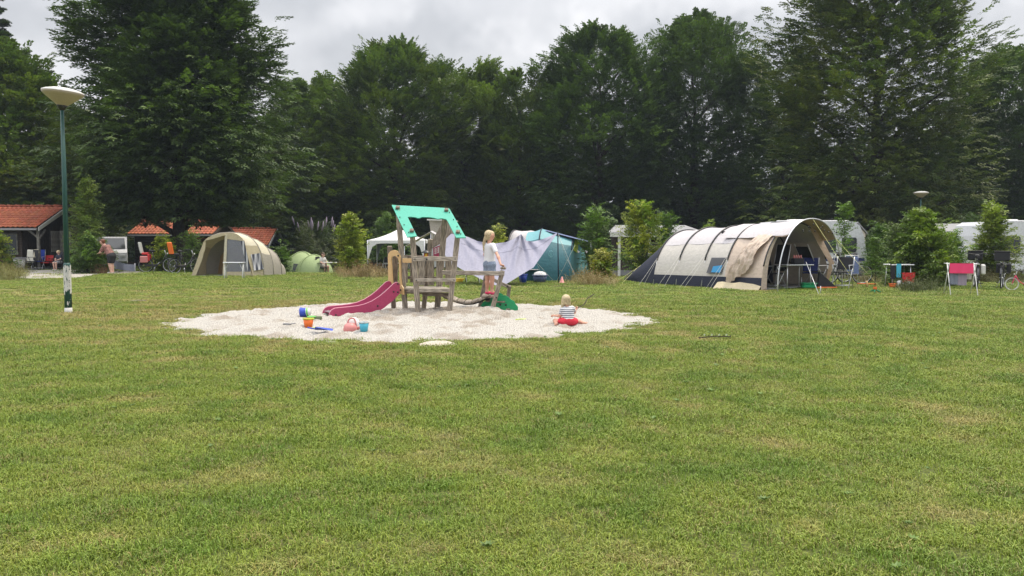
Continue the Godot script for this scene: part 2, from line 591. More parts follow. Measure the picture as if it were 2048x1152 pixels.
func make_person(o: Node3D, J: Dictionary, s: float, L: Dictionary) -> void:
	var hs: float = L.get("head", 1.0)
	var g: float = L.get("girth", 1.0)
	var f: Vector3 = J.f.normalized()
	var rt: Vector3 = f.cross(Vector3.UP).normalized()
	var up := rt.cross(f).normalized()
	var hd: Vector3 = J.hd
	var dn: float = s * hs
	var body := []
	var spine_r: Vector3 = (J.sr - J.sl).normalized()
	var torso := [
		[J.sl.lerp(J.ch, 0.25), J.sr.lerp(J.ch, 0.25), 0.058 * s * g, 0.058 * s * g],
		[J.ch + spine_r * 0.045 * s, J.pe + spine_r * 0.045 * s, 0.072 * s * g, 0.074 * s * g],
		[J.ch - spine_r * 0.045 * s, J.pe - spine_r * 0.045 * s, 0.072 * s * g, 0.074 * s * g]]
	var hips := [[J.hl, J.hr, 0.078 * s * g, 0.078 * s * g], [J.pe + spine_r * 0.04 * s, J.pe - spine_r * 0.04 * s, 0.078 * s * g, 0.078 * s * g]]
	body += torso + hips
	for q in ["l", "r"]:
		body.append([J["s" + q], J["e" + q], 0.037 * s * g, 0.029 * s * g])
		body.append([J["e" + q], J["w" + q], 0.029 * s * g, 0.02 * s])
		body.append([J["h" + q], J["k" + q], 0.066 * s * g, 0.045 * s * g])
		body.append([J["k" + q], J["a" + q], 0.044 * s * g, 0.028 * s * g])
		body.append([J["k" + q].lerp(J["a" + q], 0.3) - (L.get("calf", f)) * 0.012 * s, J["k" + q].lerp(J["a" + q], 0.55), 0.04 * s * g, 0.032 * s * g])
		body.append([J["a" + q], J["t" + q], 0.028 * s, 0.022 * s])
	body.append([J.nk, hd - up * 0.03 * dn, 0.038 * s, 0.04 * s])
	var head := [
		[hd + up * 0.022 * dn - f * 0.012 * dn, hd + up * 0.018 * dn + f * 0.014 * dn, 0.083 * dn, 0.08 * dn],
		[hd, hd - up * 0.062 * dn + f * 0.03 * dn, 0.074 * dn, 0.043 * dn],
		[hd - up * 0.03 * dn, J.nk, 0.05 * dn, 0.038 * s],
		[hd + f * 0.085 * dn + up * 0.008 * dn, hd + f * 0.098 * dn - up * 0.014 * dn, 0.008 * dn, 0.011 * dn],
		[hd + f * 0.078 * dn - up * 0.042 * dn - rt * 0.014 * dn, hd + f * 0.078 * dn - up * 0.042 * dn + rt * 0.014 * dn, 0.008 * dn, 0.008 * dn]]
	for q in [-1.0, 1.0]:
		head.append([hd + rt * q * 0.079 * dn + up * 0.012 * dn, hd + rt * q * 0.084 * dn - up * 0.018 * dn - f * 0.004 * dn, 0.012 * dn, 0.008 * dn])
	var sets := [[body, 0.013 * maxf(s, 0.8), 0.035 * s], [head, 0.008 * dn, 0.02 * dn]]
	for q in ["l", "r"]:
		var sd := 1.0 if q == "r" else -1.0
		sets.append([hand_prims(J["w" + q], J["d" + q], J["n" + q], sd, s * 1.15, L.get("curl", 0.5)), 0.0045 * s, 0.006 * s])
	part(o, "body", flesh_mesh(sets), L.skin)
	# clothing
	var sh := []
	for p in torso + [hips[1]]:
		sh.append([p[0], p[1], p[2] + 0.012 * s, p[3] + 0.012 * s])
	for q in ["l", "r"]:
		var t: float = L.get("sleeve", 0.55)
		sh.append([J["s" + q], J["s" + q].lerp(J["e" + q], t), 0.05 * s * g, 0.048 * s * g])
	part(o, "shirt", flesh_mesh([[sh, 0.013 * maxf(s, 0.8), 0.03 * s]]), L.shirt)
	var pn := []
	for p in hips:
		pn.append([p[0], p[1], p[2] + 0.018 * s, p[3] + 0.018 * s])
	for q in ["l", "r"]:
		var t: float = L.get("leg", 0.6)
		pn.append([J["h" + q], J["h" + q].lerp(J["k" + q], t), 0.085 * s * g, 0.078 * s * g * L.get("flare", 1.0)])
	part(o, "shorts", flesh_mesh([[pn, 0.013 * maxf(s, 0.8), 0.02 * s]]), L.pants)
	if L.has("shoes"):
		for q in ["l", "r"]:
			var sp := [[J["a" + q] + Vector3(0, -0.012, 0) * s, J["t" + q], 0.034 * s, 0.03 * s], [J["a" + q] - (J["t" + q] - J["a" + q]).normalized() * 0.015 * s + Vector3(0, -0.02, 0) * s, J["t" + q] + Vector3(0, -0.002, 0), 0.03 * s, 0.03 * s]]
			part(o, "shoe", flesh_mesh([[sp, 0.008, 0.01]]), L.shoes)
	var hp := [[hd + up * 0.032 * dn - f * 0.024 * dn, hd + up * 0.034 * dn + f * 0.02 * dn, 0.088 * dn, 0.074 * dn], [hd + up * 0.02 * dn - f * 0.03 * dn, hd - up * 0.04 * dn - f * 0.035 * dn, 0.08 * dn, 0.056 * dn]]
	for e in L.get("locks", []):
		hp.append(e)
	part(o, "hair", flesh_mesh([[hp, 0.008 * dn, 0.018 * dn]]), L.hair)
	for q in [-1.0, 1.0]:
		var st := begin()
		lathe(st, [Vector2(0, -0.009), Vector2(0.008, -0.004), Vector2(0.008, 0.004), Vector2(0, 0.009)], 8, Transform3D(Basis(), hd + f * 0.078 * dn + rt * q * 0.03 * dn + up * 0.012 * dn))
		part(o, "eye", done(st), M.dark_eye)

# ================================================================ the scene
func _ready() -> void:
	var cam := Camera3D.new()
	cam.name = "camera"
	cam.position = Vector3(0, EYE, 0)
	cam.rotation.x = -pitch
	cam.fov = rad_to_deg(2.0 * atan(576.0 / F))
	cam.far = 900.0
	add_child(cam)
	cam.current = true
	var we := WorldEnvironment.new()
	we.name = "environment"
	var env := Environment.new()
	env.background_mode = Environment.BG_SKY
	env.sky = make_sky()
	env.tonemap_mode = Environment.TONE_MAPPER_LINEAR
	env.tonemap_exposure = 1.56
	env.fog_enabled = true
	env.fog_density = 0.00038
	env.fog_light_color = Color(0.80, 0.86, 0.95)
	env.sdfgi_enabled = true
	env.ssao_enabled = true
	env.ssil_enabled = true
	we.environment = env
	add_child(we)
	var sun := DirectionalLight3D.new()
	sun.name = "sun"
	sun.light_energy = 0.62
	sun.light_color = Color(1.0, 0.95, 0.86)
	sun.light_angular_distance = 7.0
	sun.shadow_enabled = true
	add_child(sun)
	sun.look_at_from_position(SUN * 50.0, Vector3.ZERO)
	make_materials()
	make_ground()
	make_trees()
	make_grass()
	make_buildings()
	make_tents()
	make_shrubs()
	make_playground()
	make_people()
	make_small_things()

var SUN := Vector3(0.34, 0.89, -0.22).normalized()

func make_sky() -> Sky:
	var n := FastNoiseLite.new()
	n.seed = 11
	n.frequency = 1.1
	n.fractal_octaves = 5
	n.domain_warp_enabled = true
	n.domain_warp_amplitude = 0.4
	n.domain_warp_frequency = 0.8
	var m := FastNoiseLite.new()
	m.seed = 4
	m.frequency = 0.55
	m.fractal_octaves = 3
	var w := 1024
	var h := 512
	var data := PackedFloat32Array()
	data.resize(w * h * 3)
	var i := 0
	for y in h:
		var el := (0.5 - (y + 0.5) / h) * PI
		for x in w:
			var az := ((x + 0.5) / w - 0.5) * TAU
			var d := Vector3(sin(az) * cos(el), sin(el), -cos(az) * cos(el))
			# cloud layer seen from below: lookup on a sphere flattened toward the horizon
			var q := Vector3(d.x, maxf(d.y, 0.0) * 2.2 + 0.15, d.z) * 1.5
			var a := n.get_noise_3dv(q) * 0.5 + 0.5
			var b := m.get_noise_3dv(q) * 0.5 + 0.5
			var cloud := smoothstep(0.34, 0.64, a * 0.6 + b * 0.4)
			var near := maxf(d.dot(SUN), 0.0)
			var lum := lerpf(0.72, 1.22, cloud) * (0.43 + 0.72 * maxf(d.y, 0.0)) + (0.50 + 1.0 * cloud) * pow(near, 4.0) + 0.5 * pow(near, 16.0)
			var col := Color(0.90, 0.935, 1.0).lerp(Color(0.99, 0.985, 1.0), clampf(cloud + 0.5 * pow(near, 4.0), 0.0, 1.0))
			if d.y < 0.0:
				lum *= 0.5
			data[i] = col.r * lum
			data[i + 1] = col.g * lum
			data[i + 2] = col.b * lum
			i += 3
	var im := Image.create_from_data(w, h, false, Image.FORMAT_RGBF, data.to_byte_array())
	var pm := PanoramaSkyMaterial.new()
	pm.panorama = ImageTexture.create_from_image(im)
	var sky := Sky.new()
	sky.sky_material = pm
	return sky

func make_materials() -> void:
	tint_noise.seed = 21
	tint_noise.frequency = 0.7
	tint_noise.fractal_octaves = 3
	fine_noise.seed = 8
	fine_noise.frequency = 1.6
	fine_noise.fractal_octaves = 3
	dent_noise.seed = 3
	dent_noise.noise_type = FastNoiseLite.TYPE_CELLULAR
	dent_noise.cellular_return_type = FastNoiseLite.RETURN_DISTANCE
	dent_noise.frequency = 2.6
	dent_noise.fractal_type = FastNoiseLite.FRACTAL_NONE
	sand_noise.seed = 31
	sand_noise.frequency = 2.6
	sand_noise.fractal_octaves = 4
	var grain := noise_tex(0.03, 0.62, 1.0, 2)
	var soft := noise_tex(0.05, 0.93, 1.0, 5)
	var speck := noise_tex(0.12, 0.6, 1.0, 7)
	var weave := noise_tex(0.05, 0.94, 1.0, 9)
	var relief := noise_tex(0.04, 0.0, 1.0, 13)
	mat("bark", lin(0.10, 0.08, 0.062), 0.95, grain, Vector3(2.2, 0.5, 2.2), {"bump": relief, "bump_cm": 3.0})
	mat("leaf", Color.WHITE, 0.5, null, Vector3.ONE, {"vc": true, "back": Color(0.72, 0.8, 0.38)})
	M.leaf.metallic_specular = 0.5
	mat("grass", Color.WHITE, 0.6, null, Vector3.ONE, {"vc": true, "back": Color(0.4, 0.45, 0.2)})
	mat("ground", Color.WHITE, 0.95, speck, Vector3(1.3, 1.3, 1.3), {"vc": true, "world": true})
	mat("sand", Color.WHITE, 0.95, noise_tex(0.06, 0.72, 1.0, 17), Vector3(2.3, 2.3, 2.3), {"world": true, "vc": true, "bump": relief, "bump_cm": 0.8})
	mat("path", lin(0.52, 0.48, 0.42), 0.95, speck, Vector3(0.8, 0.8, 0.8), {"world": true})
	mat("dark_eye", lin(0.02, 0.015, 0.012), 0.2)
	# wood: grain runs along the local y of each board
	mat("wood", lin(0.45, 0.38, 0.30), 0.85, grain, Vector3(7, 0.6, 7), {"bump": grain, "bump_cm": 0.3})
	mat("wood_dark", lin(0.33, 0.27, 0.21), 0.85, grain, Vector3(7, 0.6, 7), {"bump": grain, "bump_cm": 0.3})
	mat("wood_pale", lin(0.55, 0.48, 0.395), 0.85, grain, Vector3(7, 0.6, 7), {"bump": grain, "bump_cm": 0.3})
	mat("wood_black", lin(0.045, 0.036, 0.030), 0.85, grain, Vector3(3, 0.4, 3))
	mat("wood_brown", lin(0.085, 0.06, 0.045), 0.85, grain, Vector3(3, 0.4, 3))
	mat("grey_wood", lin(0.30, 0.28, 0.25), 0.85, grain, Vector3(3, 0.4, 3))
	mat("turquoise", lin(0.05, 0.38, 0.275), 0.42, soft, Vector3(1.5, 1.5, 1.5))
	mat("hedge_green", lin(0.012, 0.30, 0.115), 0.42, soft, Vector3(1.5, 1.5, 1.5))
	mat("crimson", lin(0.43, 0.045, 0.125), 0.42, soft, Vector3(1.5, 1.5, 1.5))
	mat("crimson_lit_edge", lin(0.62, 0.26, 0.33), 0.5)  # paler crimson, a painted highlight for the slide's top edges
	mat("tan_panel", lin(0.55, 0.36, 0.16), 0.5, soft, Vector3(1.5, 1.5, 1.5))
	mat("bolt", lin(0.02, 0.02, 0.02), 0.5)
	mat("steel", lin(0.55, 0.55, 0.56), 0.32, soft, Vector3(2, 2, 2), {"metal": 0.9})
	mat("alu", lin(0.55, 0.56, 0.58), 0.38, null, Vector3.ONE, {"metal": 0.6})
	mat("rubber", lin(0.02, 0.02, 0.021), 0.75)
	mat("black_metal", lin(0.02, 0.02, 0.022), 0.4)
	mat("black_cloth", lin(0.022, 0.022, 0.026), 0.9, weave, Vector3(3, 3, 3))
	mat("navy", lin(0.017, 0.021, 0.042), 0.8, soft, Vector3(1, 1, 1), {"bump": relief, "bump_cm": 0.5})
	mat("navy_blue", lin(0.012, 0.02, 0.12), 0.8)
	mat("canvas_white", lin(0.50, 0.475, 0.49), 0.75, weave, Vector3(0.8, 0.8, 0.8), {"back": Color(0.3, 0.28, 0.26), "bump": relief, "bump_cm": 0.5})
	mat("canvas_grey", lin(0.52, 0.49, 0.45), 0.8, weave, Vector3(0.8, 0.8, 0.8), {"back": Color(0.2, 0.18, 0.16), "bump": relief, "bump_cm": 0.6})
	mat("canvas_tan", lin(0.50, 0.37, 0.27), 0.8, weave, Vector3(0.8, 0.8, 0.8), {"back": Color(0.35, 0.27, 0.2), "bump": relief, "bump_cm": 0.8})
	mat("canvas_pink", lin(0.55, 0.45, 0.37), 0.8, weave, Vector3(0.8, 0.8, 0.8), {"back": Color(0.25, 0.2, 0.16), "bump": relief, "bump_cm": 0.8})
	mat("tent_beige", lin(0.50, 0.43, 0.29), 0.8, weave, Vector3(0.8, 0.8, 0.8), {"back": Color(0.3, 0.26, 0.18), "bump": relief, "bump_cm": 0.5})
	mat("tent_cream", lin(0.60, 0.55, 0.42), 0.8, weave, Vector3(0.8, 0.8, 0.8), {"back": Color(0.3, 0.27, 0.2), "bump": relief, "bump_cm": 0.5})
	mat("tent_stone", lin(0.36, 0.33, 0.28), 0.8, weave, Vector3(0.8, 0.8, 0.8), {"bump": relief, "bump_cm": 0.5})
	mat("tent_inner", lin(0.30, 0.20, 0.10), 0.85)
	mat("lavender", lin(0.295, 0.292, 0.375), 0.75, weave, Vector3(0.8, 0.8, 0.8), {"back": Color(0.35, 0.35, 0.42), "bump": relief, "bump_cm": 0.4})
	mat("teal", lin(0.018, 0.12, 0.15), 0.55, soft, Vector3(0.8, 0.8, 0.8), {"back": Color(0.06, 0.16, 0.18), "bump": relief, "bump_cm": 0.5})
	mat("teal_light", lin(0.13, 0.34, 0.38), 0.55, soft, Vector3(0.8, 0.8, 0.8), {"back": Color(0.15, 0.3, 0.3), "bump": relief, "bump_cm": 0.5})
	mat("lime", lin(0.50, 0.62, 0.06), 0.6)
	mat("dome_green", lin(0.36, 0.46, 0.22), 0.7, weave, Vector3(1, 1, 1), {"back": Color(0.25, 0.3, 0.15), "bump": relief, "bump_cm": 0.5})
	mat("grey_blue", lin(0.20, 0.22, 0.28), 0.75, weave, Vector3(1, 1, 1), {"back": Color(0.1, 0.1, 0.14), "bump": relief, "bump_cm": 0.5})
	mat("tarp_blue", lin(0.10, 0.14, 0.27), 0.6, weave, Vector3(1, 1, 1), {"bump": relief, "bump_cm": 0.5})
	mat("window_film", lin(0.26, 0.27, 0.32), 0.12, null, Vector3.ONE, {"alpha": 0.5})
	mat("mesh_dark", lin(0.09, 0.095, 0.11), 0.6, null, Vector3.ONE, {"alpha": 0.75})
	mat("glass", lin(0.05, 0.055, 0.06), 0.05)
	mat("caravan", lin(0.62, 0.63, 0.66), 0.35, soft, Vector3(0.6, 0.6, 0.6))
	mat("white", lin(0.72, 0.72, 0.72), 0.5, soft, Vector3(1, 1, 1))
	mat("offwhite", lin(0.60, 0.59, 0.56), 0.6, soft, Vector3(1, 1, 1))
	mat("siding", lin(0.60, 0.54, 0.46), 0.7, soft, Vector3(1, 1, 1))
	mat("roof_tile", Color.WHITE, 0.75, soft, Vector3(0.9, 0.9, 0.9), {"vc": true})
	mat("rope", lin(0.55, 0.54, 0.5), 0.8)
	mat("rope_yellow", lin(0.6, 0.6, 0.25), 0.8)
	mat("orange", lin(0.75, 0.15, 0.02), 0.5)
	mat("red", lin(0.55, 0.03, 0.03), 0.5)
	mat("yellow", lin(0.75, 0.5, 0.03), 0.4)
	mat("blue", lin(0.02, 0.06, 0.40), 0.4)
	mat("cyan", lin(0.06, 0.40, 0.55), 0.4)
	mat("sky_blue", lin(0.03, 0.25, 0.5), 0.6)
	mat("pink", lin(0.75, 0.05, 0.16), 0.8)
	mat("rose", lin(0.55, 0.2, 0.19), 0.45)
	mat("lime_toy", lin(0.45, 0.6, 0.05), 0.4)
	mat("grass_toy", lin(0.15, 0.5, 0.1), 0.4)
	mat("olive", lin(0.12, 0.15, 0.08), 0.7)
	mat("grey", lin(0.25, 0.25, 0.26), 0.7)
	mat("mauve", lin(0.30, 0.25, 0.32), 0.85)
	mat("pole_green", lin(0.012, 0.07, 0.058), 0.45, soft, Vector3(1, 1, 1))
	mat("lamp_bowl", lin(0.46, 0.385, 0.28), 0.35, soft, Vector3(3, 3, 3), {"back": Color(0.3, 0.25, 0.19)})
	mat("skin", lin(0.58, 0.31, 0.22), 0.55)
	mat("skin_pale", lin(0.62, 0.38, 0.30), 0.55)
	mat("blond", lin(0.78, 0.63, 0.38), 0.6, grain, Vector3(14, 2, 14))
	mat("red_hair", lin(0.22, 0.07, 0.03), 0.6, grain, Vector3(14, 2, 14))
	mat("brown_hair", lin(0.08, 0.05, 0.03), 0.6)
	mat("red_shorts", lin(0.62, 0.03, 0.055), 0.85)
	mat("shirt_white", lin(0.72, 0.72, 0.75), 0.85, weave, Vector3(5, 5, 5))
	var dotted := noise_tex(0.09, 0.35, 1.0, 41)
	mat("shorts_blue", lin(0.50, 0.62, 0.85), 0.85, dotted, Vector3(6, 6, 6))
	mat("floral", lin(0.72, 0.35, 0.30), 0.85, noise_tex(0.05, 0.12, 1.0, 44), Vector3(3, 3, 3))
	mat("striped", Color.WHITE, 0.85, stripe_tex([lin(0.70, 0.70, 0.72), lin(0.04, 0.05, 0.10)], [36, 28]), Vector3(1, 30, 1))
	mat("curtain", Color.WHITE, 0.85, stripe_tex([lin(0.55, 0.55, 0.58), lin(0.05, 0.055, 0.08)], [30, 34], false), Vector3(7, 7, 7))
	mat("rolled_towel", lin(0.6, 0.58, 0.5), 0.9, weave, Vector3(3, 3, 3))

# ---------------------------------------------------------------- ground, sand, path
func sand_amount(x: float, z: float) -> float:   # > 0 inside the sand pit (about metres from the edge)
	var u := (x + 1.82) / 4.36
	var dz := z + 15.5
	var v := dz / (3.45 if dz > 0.0 else 3.75)
	var e := 1.0 - sqrt(u * u + v * v)
	return e * 3.6 + fine_noise.get_noise_2d(x * 0.7, z * 0.7) * 0.45 + fine_noise.get_noise_2d(x * 2.5, z * 2.5) * 0.22
func sand_height(x: float, z: float) -> float:
	var a := sand_amount(x, z)
	var h := 0.065 * smoothstep(0.0, 0.7, a) - 0.05 * (1.0 - smoothstep(-0.25, 0.1, a))
	h += 0.06 * smoothstep(2.6, 0.4, Vector2(x + 1.5, (z + 15.9) * 1.5).length())
	for m in [[-1.35, -15.25, 0.07, 0.6], [-2.75, -15.05, 0.05, 0.45], [-0.7, -15.75, 0.08, 0.55], [-2.2, -15.4, 0.05, 0.35]]:
		h += m[2] * exp(-Vector2(x - m[0], z - m[1]).length_squared() / (m[3] * m[3]))
	h -= 0.05 * exp(-Vector2(x + 3.1, (z + 15.45) * 1.5).length_squared() / 0.1)
	var amp := smoothstep(0.05, 0.8, a)
	h += amp * (sand_noise.get_noise_2d(x, z) * 0.055 + sand_noise.get_noise_2d(x * 3.1 + 40.0, z * 3.1) * 0.034)
	h -= amp * 0.05 * smoothstep(-0.55, -0.95, dent_noise.get_noise_2d(x + 0.1 * sand_noise.get_noise_2d(x * 0.6, z * 0.6), z))
	return maxf(h, 0.008) if a > 0.18 else h
func dryness(x: float, z: float) -> float:
	var a := tint_noise.get_noise_2d(x, z * 1.2) * 0.9 + fine_noise.get_noise_2d(x * 0.8 + 60.0, z * 0.8) * 0.55
	var d := 0.43 + a * 0.75
	d += 0.30 * smoothstep(9.0, 2.0, absf(-z - 19.0)) * smoothstep(2.0, -8.0, x)
	d += 0.25 * exp(-pow(sand_amount(x, z) + 0.6, 2.0) * 0.6) * (1.0 if sand_amount(x, z) < 0.3 else 0.0)
	return clampf(d, 0.0, 1.0)
func lawn_color(x: float, z: float) -> Color:
	var d := dryness(x, z)
	var lush := Color(0.150, 0.236, 0.021)
	var mid := Color(0.222, 0.285, 0.032)
	var dry := Color(0.35, 0.30, 0.095)
	return lush.lerp(mid, smoothstep(0.0, 0.5, d)).lerp(dry, smoothstep(0.55, 1.1, d))
var path_poly := PackedVector2Array()
func make_ground() -> void:
	var st := begin()
	var rows := []
	var ds := [-60.0, -20.0, -4.0, 0.0]
	var d := 2.0
	while d < 75.0:
		ds.append(d)
		d *= 1.035
	ds += [90.0, 120.0, 200.0, 400.0, 700.0]
	var cols := 90
	for i in ds.size() - 1:
		for j in cols:
			for q in [[0, 0], [1, 0], [1, 1], [0, 0], [1, 1], [0, 1]]:
				var dd: float = ds[i + q[0]]
				var w := maxf(absf(dd) * 0.95, 20.0) + 10.0
				var x := lerpf(-w, w, float(j + q[1]) / cols)
				var c := lawn_color(x, -dd)
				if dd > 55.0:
					c = c.lerp(Color(0.20, 0.145, 0.08), smoothstep(-0.1, 0.1, (dd - 59.0) * 0.05 + fine_noise.get_noise_2d(x * 0.4, dd * 0.4)))   # browner, darker ground towards the wood, with a ragged edge
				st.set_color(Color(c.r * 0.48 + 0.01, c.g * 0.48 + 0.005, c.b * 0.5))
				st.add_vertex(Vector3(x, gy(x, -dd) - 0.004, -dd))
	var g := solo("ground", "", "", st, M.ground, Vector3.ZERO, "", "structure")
	# sand
	st = begin()
	var step := 0.05
	var nx := int(10.4 / step)
	var nz := int(9.0 / step)
	var hs := []
	for k in nz + 1:
		var row := []
		for i in nx + 1:
			var x := -6.9 + i * step
			var z := -11.0 - k * step
			row.append(Vector3(x, sand_height(x, z), z))
		hs.append(row)
	for k in nz:
		for i in nx:
			if maxf(hs[k][i].y, hs[k + 1][i + 1].y) < -0.045:
				continue
			for q in [[0, 0], [0, 1], [1, 1], [0, 0], [1, 1], [1, 0]]:
				var p: Vector3 = hs[k + q[0]][i + q[1]]
				var sand_tone := 0.5 + 0.5 * tint_noise.get_noise_2d(p.x * 1.5 + 9.0, p.z * 1.5)
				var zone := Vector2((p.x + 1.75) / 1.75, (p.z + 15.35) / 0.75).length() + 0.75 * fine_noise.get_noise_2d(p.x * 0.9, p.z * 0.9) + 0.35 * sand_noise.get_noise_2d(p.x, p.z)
				if zone < 1.0:   # darker sand round the play tower, with a ragged outline
					sand_tone = maxf(sand_tone, smoothstep(1.0, 0.86, zone) * (0.74 + 0.2 * sand_noise.get_noise_2d(p.x * 1.4, p.z * 1.4)))
				var c := Color(0.50, 0.472, 0.428).lerp(Color(0.34, 0.29, 0.235), smoothstep(0.5, 0.85, sand_tone))
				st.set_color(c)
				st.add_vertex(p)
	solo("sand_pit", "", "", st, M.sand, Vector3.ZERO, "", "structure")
	# small spill of sand on the grass in front
	st = begin()
	var c0 := gp(876, 689)
	for k in 9:
		for i in 16:
			for q in [[0, 0], [0, 1], [1, 1], [0, 0], [1, 1], [1, 0]]:
				var u: float = (i + q[1]) / 16.0 * 2.0 - 1.0
				var v: float = (k + q[0]) / 9.0 * 2.0 - 1.0
				st.set_color(Color(0.60, 0.53, 0.44))
				st.add_vertex(Vector3(u * 0.27, 0.045 * (1.0 - u * u - v * v) + 0.014 * fine_noise.get_noise_2d(u * 5.0, v * 5.0), v * 0.24))
	solo("sand_spill", "", "", st, M.sand, c0 + Vector3(0, 0.008, 0), "", "structure")
	st = begin()
	var pp := [gp(-60, 546), gp(60, 541), gp(140, 539), gp(205, 541), gp(285, 543), gp(285, 546.5), gp(190, 549), gp(165, 556), gp(60, 558), gp(-60, 556)]
	for q in pp:
		path_poly.append(Vector2(q.x, q.z))
	plate(st, pp.map(func(p): return p + Vector3(0, 0.012, 0)), Vector3.ZERO)
	solo("path", "", "", st, M.path, Vector3.ZERO, "", "structure")

func make_grass() -> void:
	var rng := RandomNumberGenerator.new()
	rng.seed = 77
	# rows of [near, far, tufts per square metre, scale]
	var bands := [[3.2, 6.0, 390.0, 0.85], [6.0, 10.0, 310.0, 1.0], [10.0, 15.0, 180.0, 1.25], [15.0, 22.0, 80.0, 1.6], [22.0, 33.0, 42.0, 2.1], [33.0, 46.0, 16.0, 2.8]]
	var meshes := [tuft_mesh(1, 30, 0.075, 0.05, 0.0056, 1.1), tuft_mesh(2, 26, 0.085, 0.058, 0.006, 1.0), tuft_mesh(3, 28, 0.08, 0.042, 0.0052, 1.2)]
	var xs := [[], [], []]
	var cs := [[], [], []]
	for b in bands:
		var area: float = 0.66 * (b[1] * b[1] - b[0] * b[0])
		for i in int(area * b[2]):
			var d: float = sqrt(lerpf(b[0] * b[0], b[1] * b[1], rng.randf()))
			var x := rng.randf_range(-0.66, 0.66) * d
			var z := -d
			var sa := sand_amount(x, z) if d > 11.0 and d < 20.5 else -9.0
			if sa > -0.05 and rng.randf() > 0.25 * exp(-sa * 9.0) * (1.0 if z > -15.5 else 0.5):
				continue
			if Vector2((x + 1.05) / 0.3, (z + 11.73) / 0.26).length() < 1.0 and rng.randf() > 0.04:
				continue
			if d > 28.0 and x < -12.0 and Geometry2D.is_point_in_polygon(Vector2(x, z), path_poly) and rng.randf() > 0.12:
				continue
			var k := rng.randi() % 3
			var s: float = b[3] * rng.randf_range(0.75, 1.25)
			var lush := 1.0 - dryness(x, z)
			var hgt := s * (0.75 + 0.6 * lush) * (0.8 if sa > -0.3 else 1.0)
			if d > 20.0:
				hgt *= 0.6
			var bs := Basis(Vector3.UP, rng.randf() * TAU).scaled(Vector3(s, hgt, s))
			xs[k].append(Transform3D(bs, Vector3(x, gy(x, z), z)))
			var c := lawn_color(x, z)
			var t := rng.randf_range(0.8, 1.22)
			if rng.randf() < 0.1:
				c = c.lerp(Color(0.30, 0.24, 0.10), 0.7)
			cs[k].append(Color(c.r * t * rng.randf_range(0.92, 1.1), c.g * t, c.b * t))
	var all := Node3D.new()
	all.name = "lawn_grass"
	add_child(all)
	tag(all, "short mown lawn grass with dry straw patches around the sand pit", "grass", "", "stuff")
	for k in 3:
		var o := copies(all, "grass_blades", meshes[k], M.grass, xs[k], cs[k])
		o.set_meta("kind", "stuff")
	# broad-leaved weeds and clover in the lawn
	var ws := begin(false)
	for i in 9:
		var wa := i * 2.4
		leaf(ws, Vector3(cos(wa) * 0.004, 0.012, sin(wa) * 0.004), Vector3(cos(wa), 0.35 + 0.25 * (i % 3), sin(wa)).normalized(), Vector3.UP, 0.05 + 0.006 * (i % 4), 0.028, Color(1, 1, 1))
	var wmesh := done(ws)
	var wx := []
	var wcs := []
	for i in 260:
		var d := sqrt(rng.randf_range(11.0, 260.0))
		var x := rng.randf_range(-0.64, 0.64) * d
		if sand_amount(x, -d) > -0.2 or fine_noise.get_noise_2d(x * 0.3 + 90.0, d * 0.3) < 0.02:
			continue
		var s := rng.randf_range(0.35, 0.75)
		wx.append(Transform3D(Basis(Vector3.UP, rng.randf() * TAU).scaled(Vector3(s, s, s)), Vector3(x, 0.012, -d)))
		var t := rng.randf_range(0.8, 1.2)
		wcs.append(Color(0.10 * t, 0.17 * t, 0.03 * t))
	tag(copies(self, "lawn_weeds", wmesh, M.grass, wx, wcs), "broad-leaved weeds and clover scattered through the lawn", "weeds", "", "stuff")
	# tall seeding grass left unmown
	var tall := tuft_mesh(9, 34, 0.16, 0.62, 0.006, 0.45, true)
	var spots := [
		["tall dry tan grass in front of the yellow-green shrub", 668, 795, 541, 556, 260, 0.8, Color(0.30, 0.215, 0.10)],
		["tall straw grass at the foot of the teal tent", 1130, 1240, 546, 571, 300, 0.75, Color(0.36, 0.28, 0.13)],
		["tall green and tan grass beside the cabin path", -60, 58, 535, 561, 260, 0.9, Color(0.23, 0.215, 0.07)],
		["rough grass under the wide hazel-like bush", 1790, 1885, 552, 584, 220, 0.7, Color(0.10, 0.12, 0.035)],
		["unmown green grass strip in front of the small green dome tents", 560, 670, 538, 545, 150, 0.55, Color(0.12, 0.17, 0.04)],
		["reddish dry grass beside the woman under the birch", 185, 215, 540, 548, 60, 0.8, Color(0.25, 0.15, 0.08)],
		["long grass strip behind the parked bicycles on the right", 1900, 2080, 556, 566, 200, 0.8, Color(0.13, 0.125, 0.045)],
		["rough grass strip behind the sapling and croquet stake", 1690, 1770, 553, 566, 120, 0.65, Color(0.17, 0.15, 0.055)]]
	for s in spots:
		var tx := []
		var tc := []
		for i in s[5]:
			var p := gp(lerpf(s[1], s[2], 0.5 * (rng.randf() + rng.randf())) + rng.randf_range(-6, 6), lerpf(s[3], s[4], rng.randf()))
			var sc: float = s[6] * rng.randf_range(0.3, 1.05) * (0.75 + 0.7 * fine_noise.get_noise_2d(p.x * 1.3, p.z))
			tx.append(Transform3D(Basis(Vector3.UP, rng.randf() * TAU).scaled(Vector3(1.1, sc, 1.1)), p))
			var t := rng.randf_range(0.7, 1.25)
			var c: Color = s[7]
			tc.append(Color(c.r * t, c.g * t * rng.randf_range(0.92, 1.12), c.b * t))
		var o := copies(self, numbered("tall_grass"), tall, M.grass, tx, tc)
		tag(o, s[0], "grass", "", "stuff")

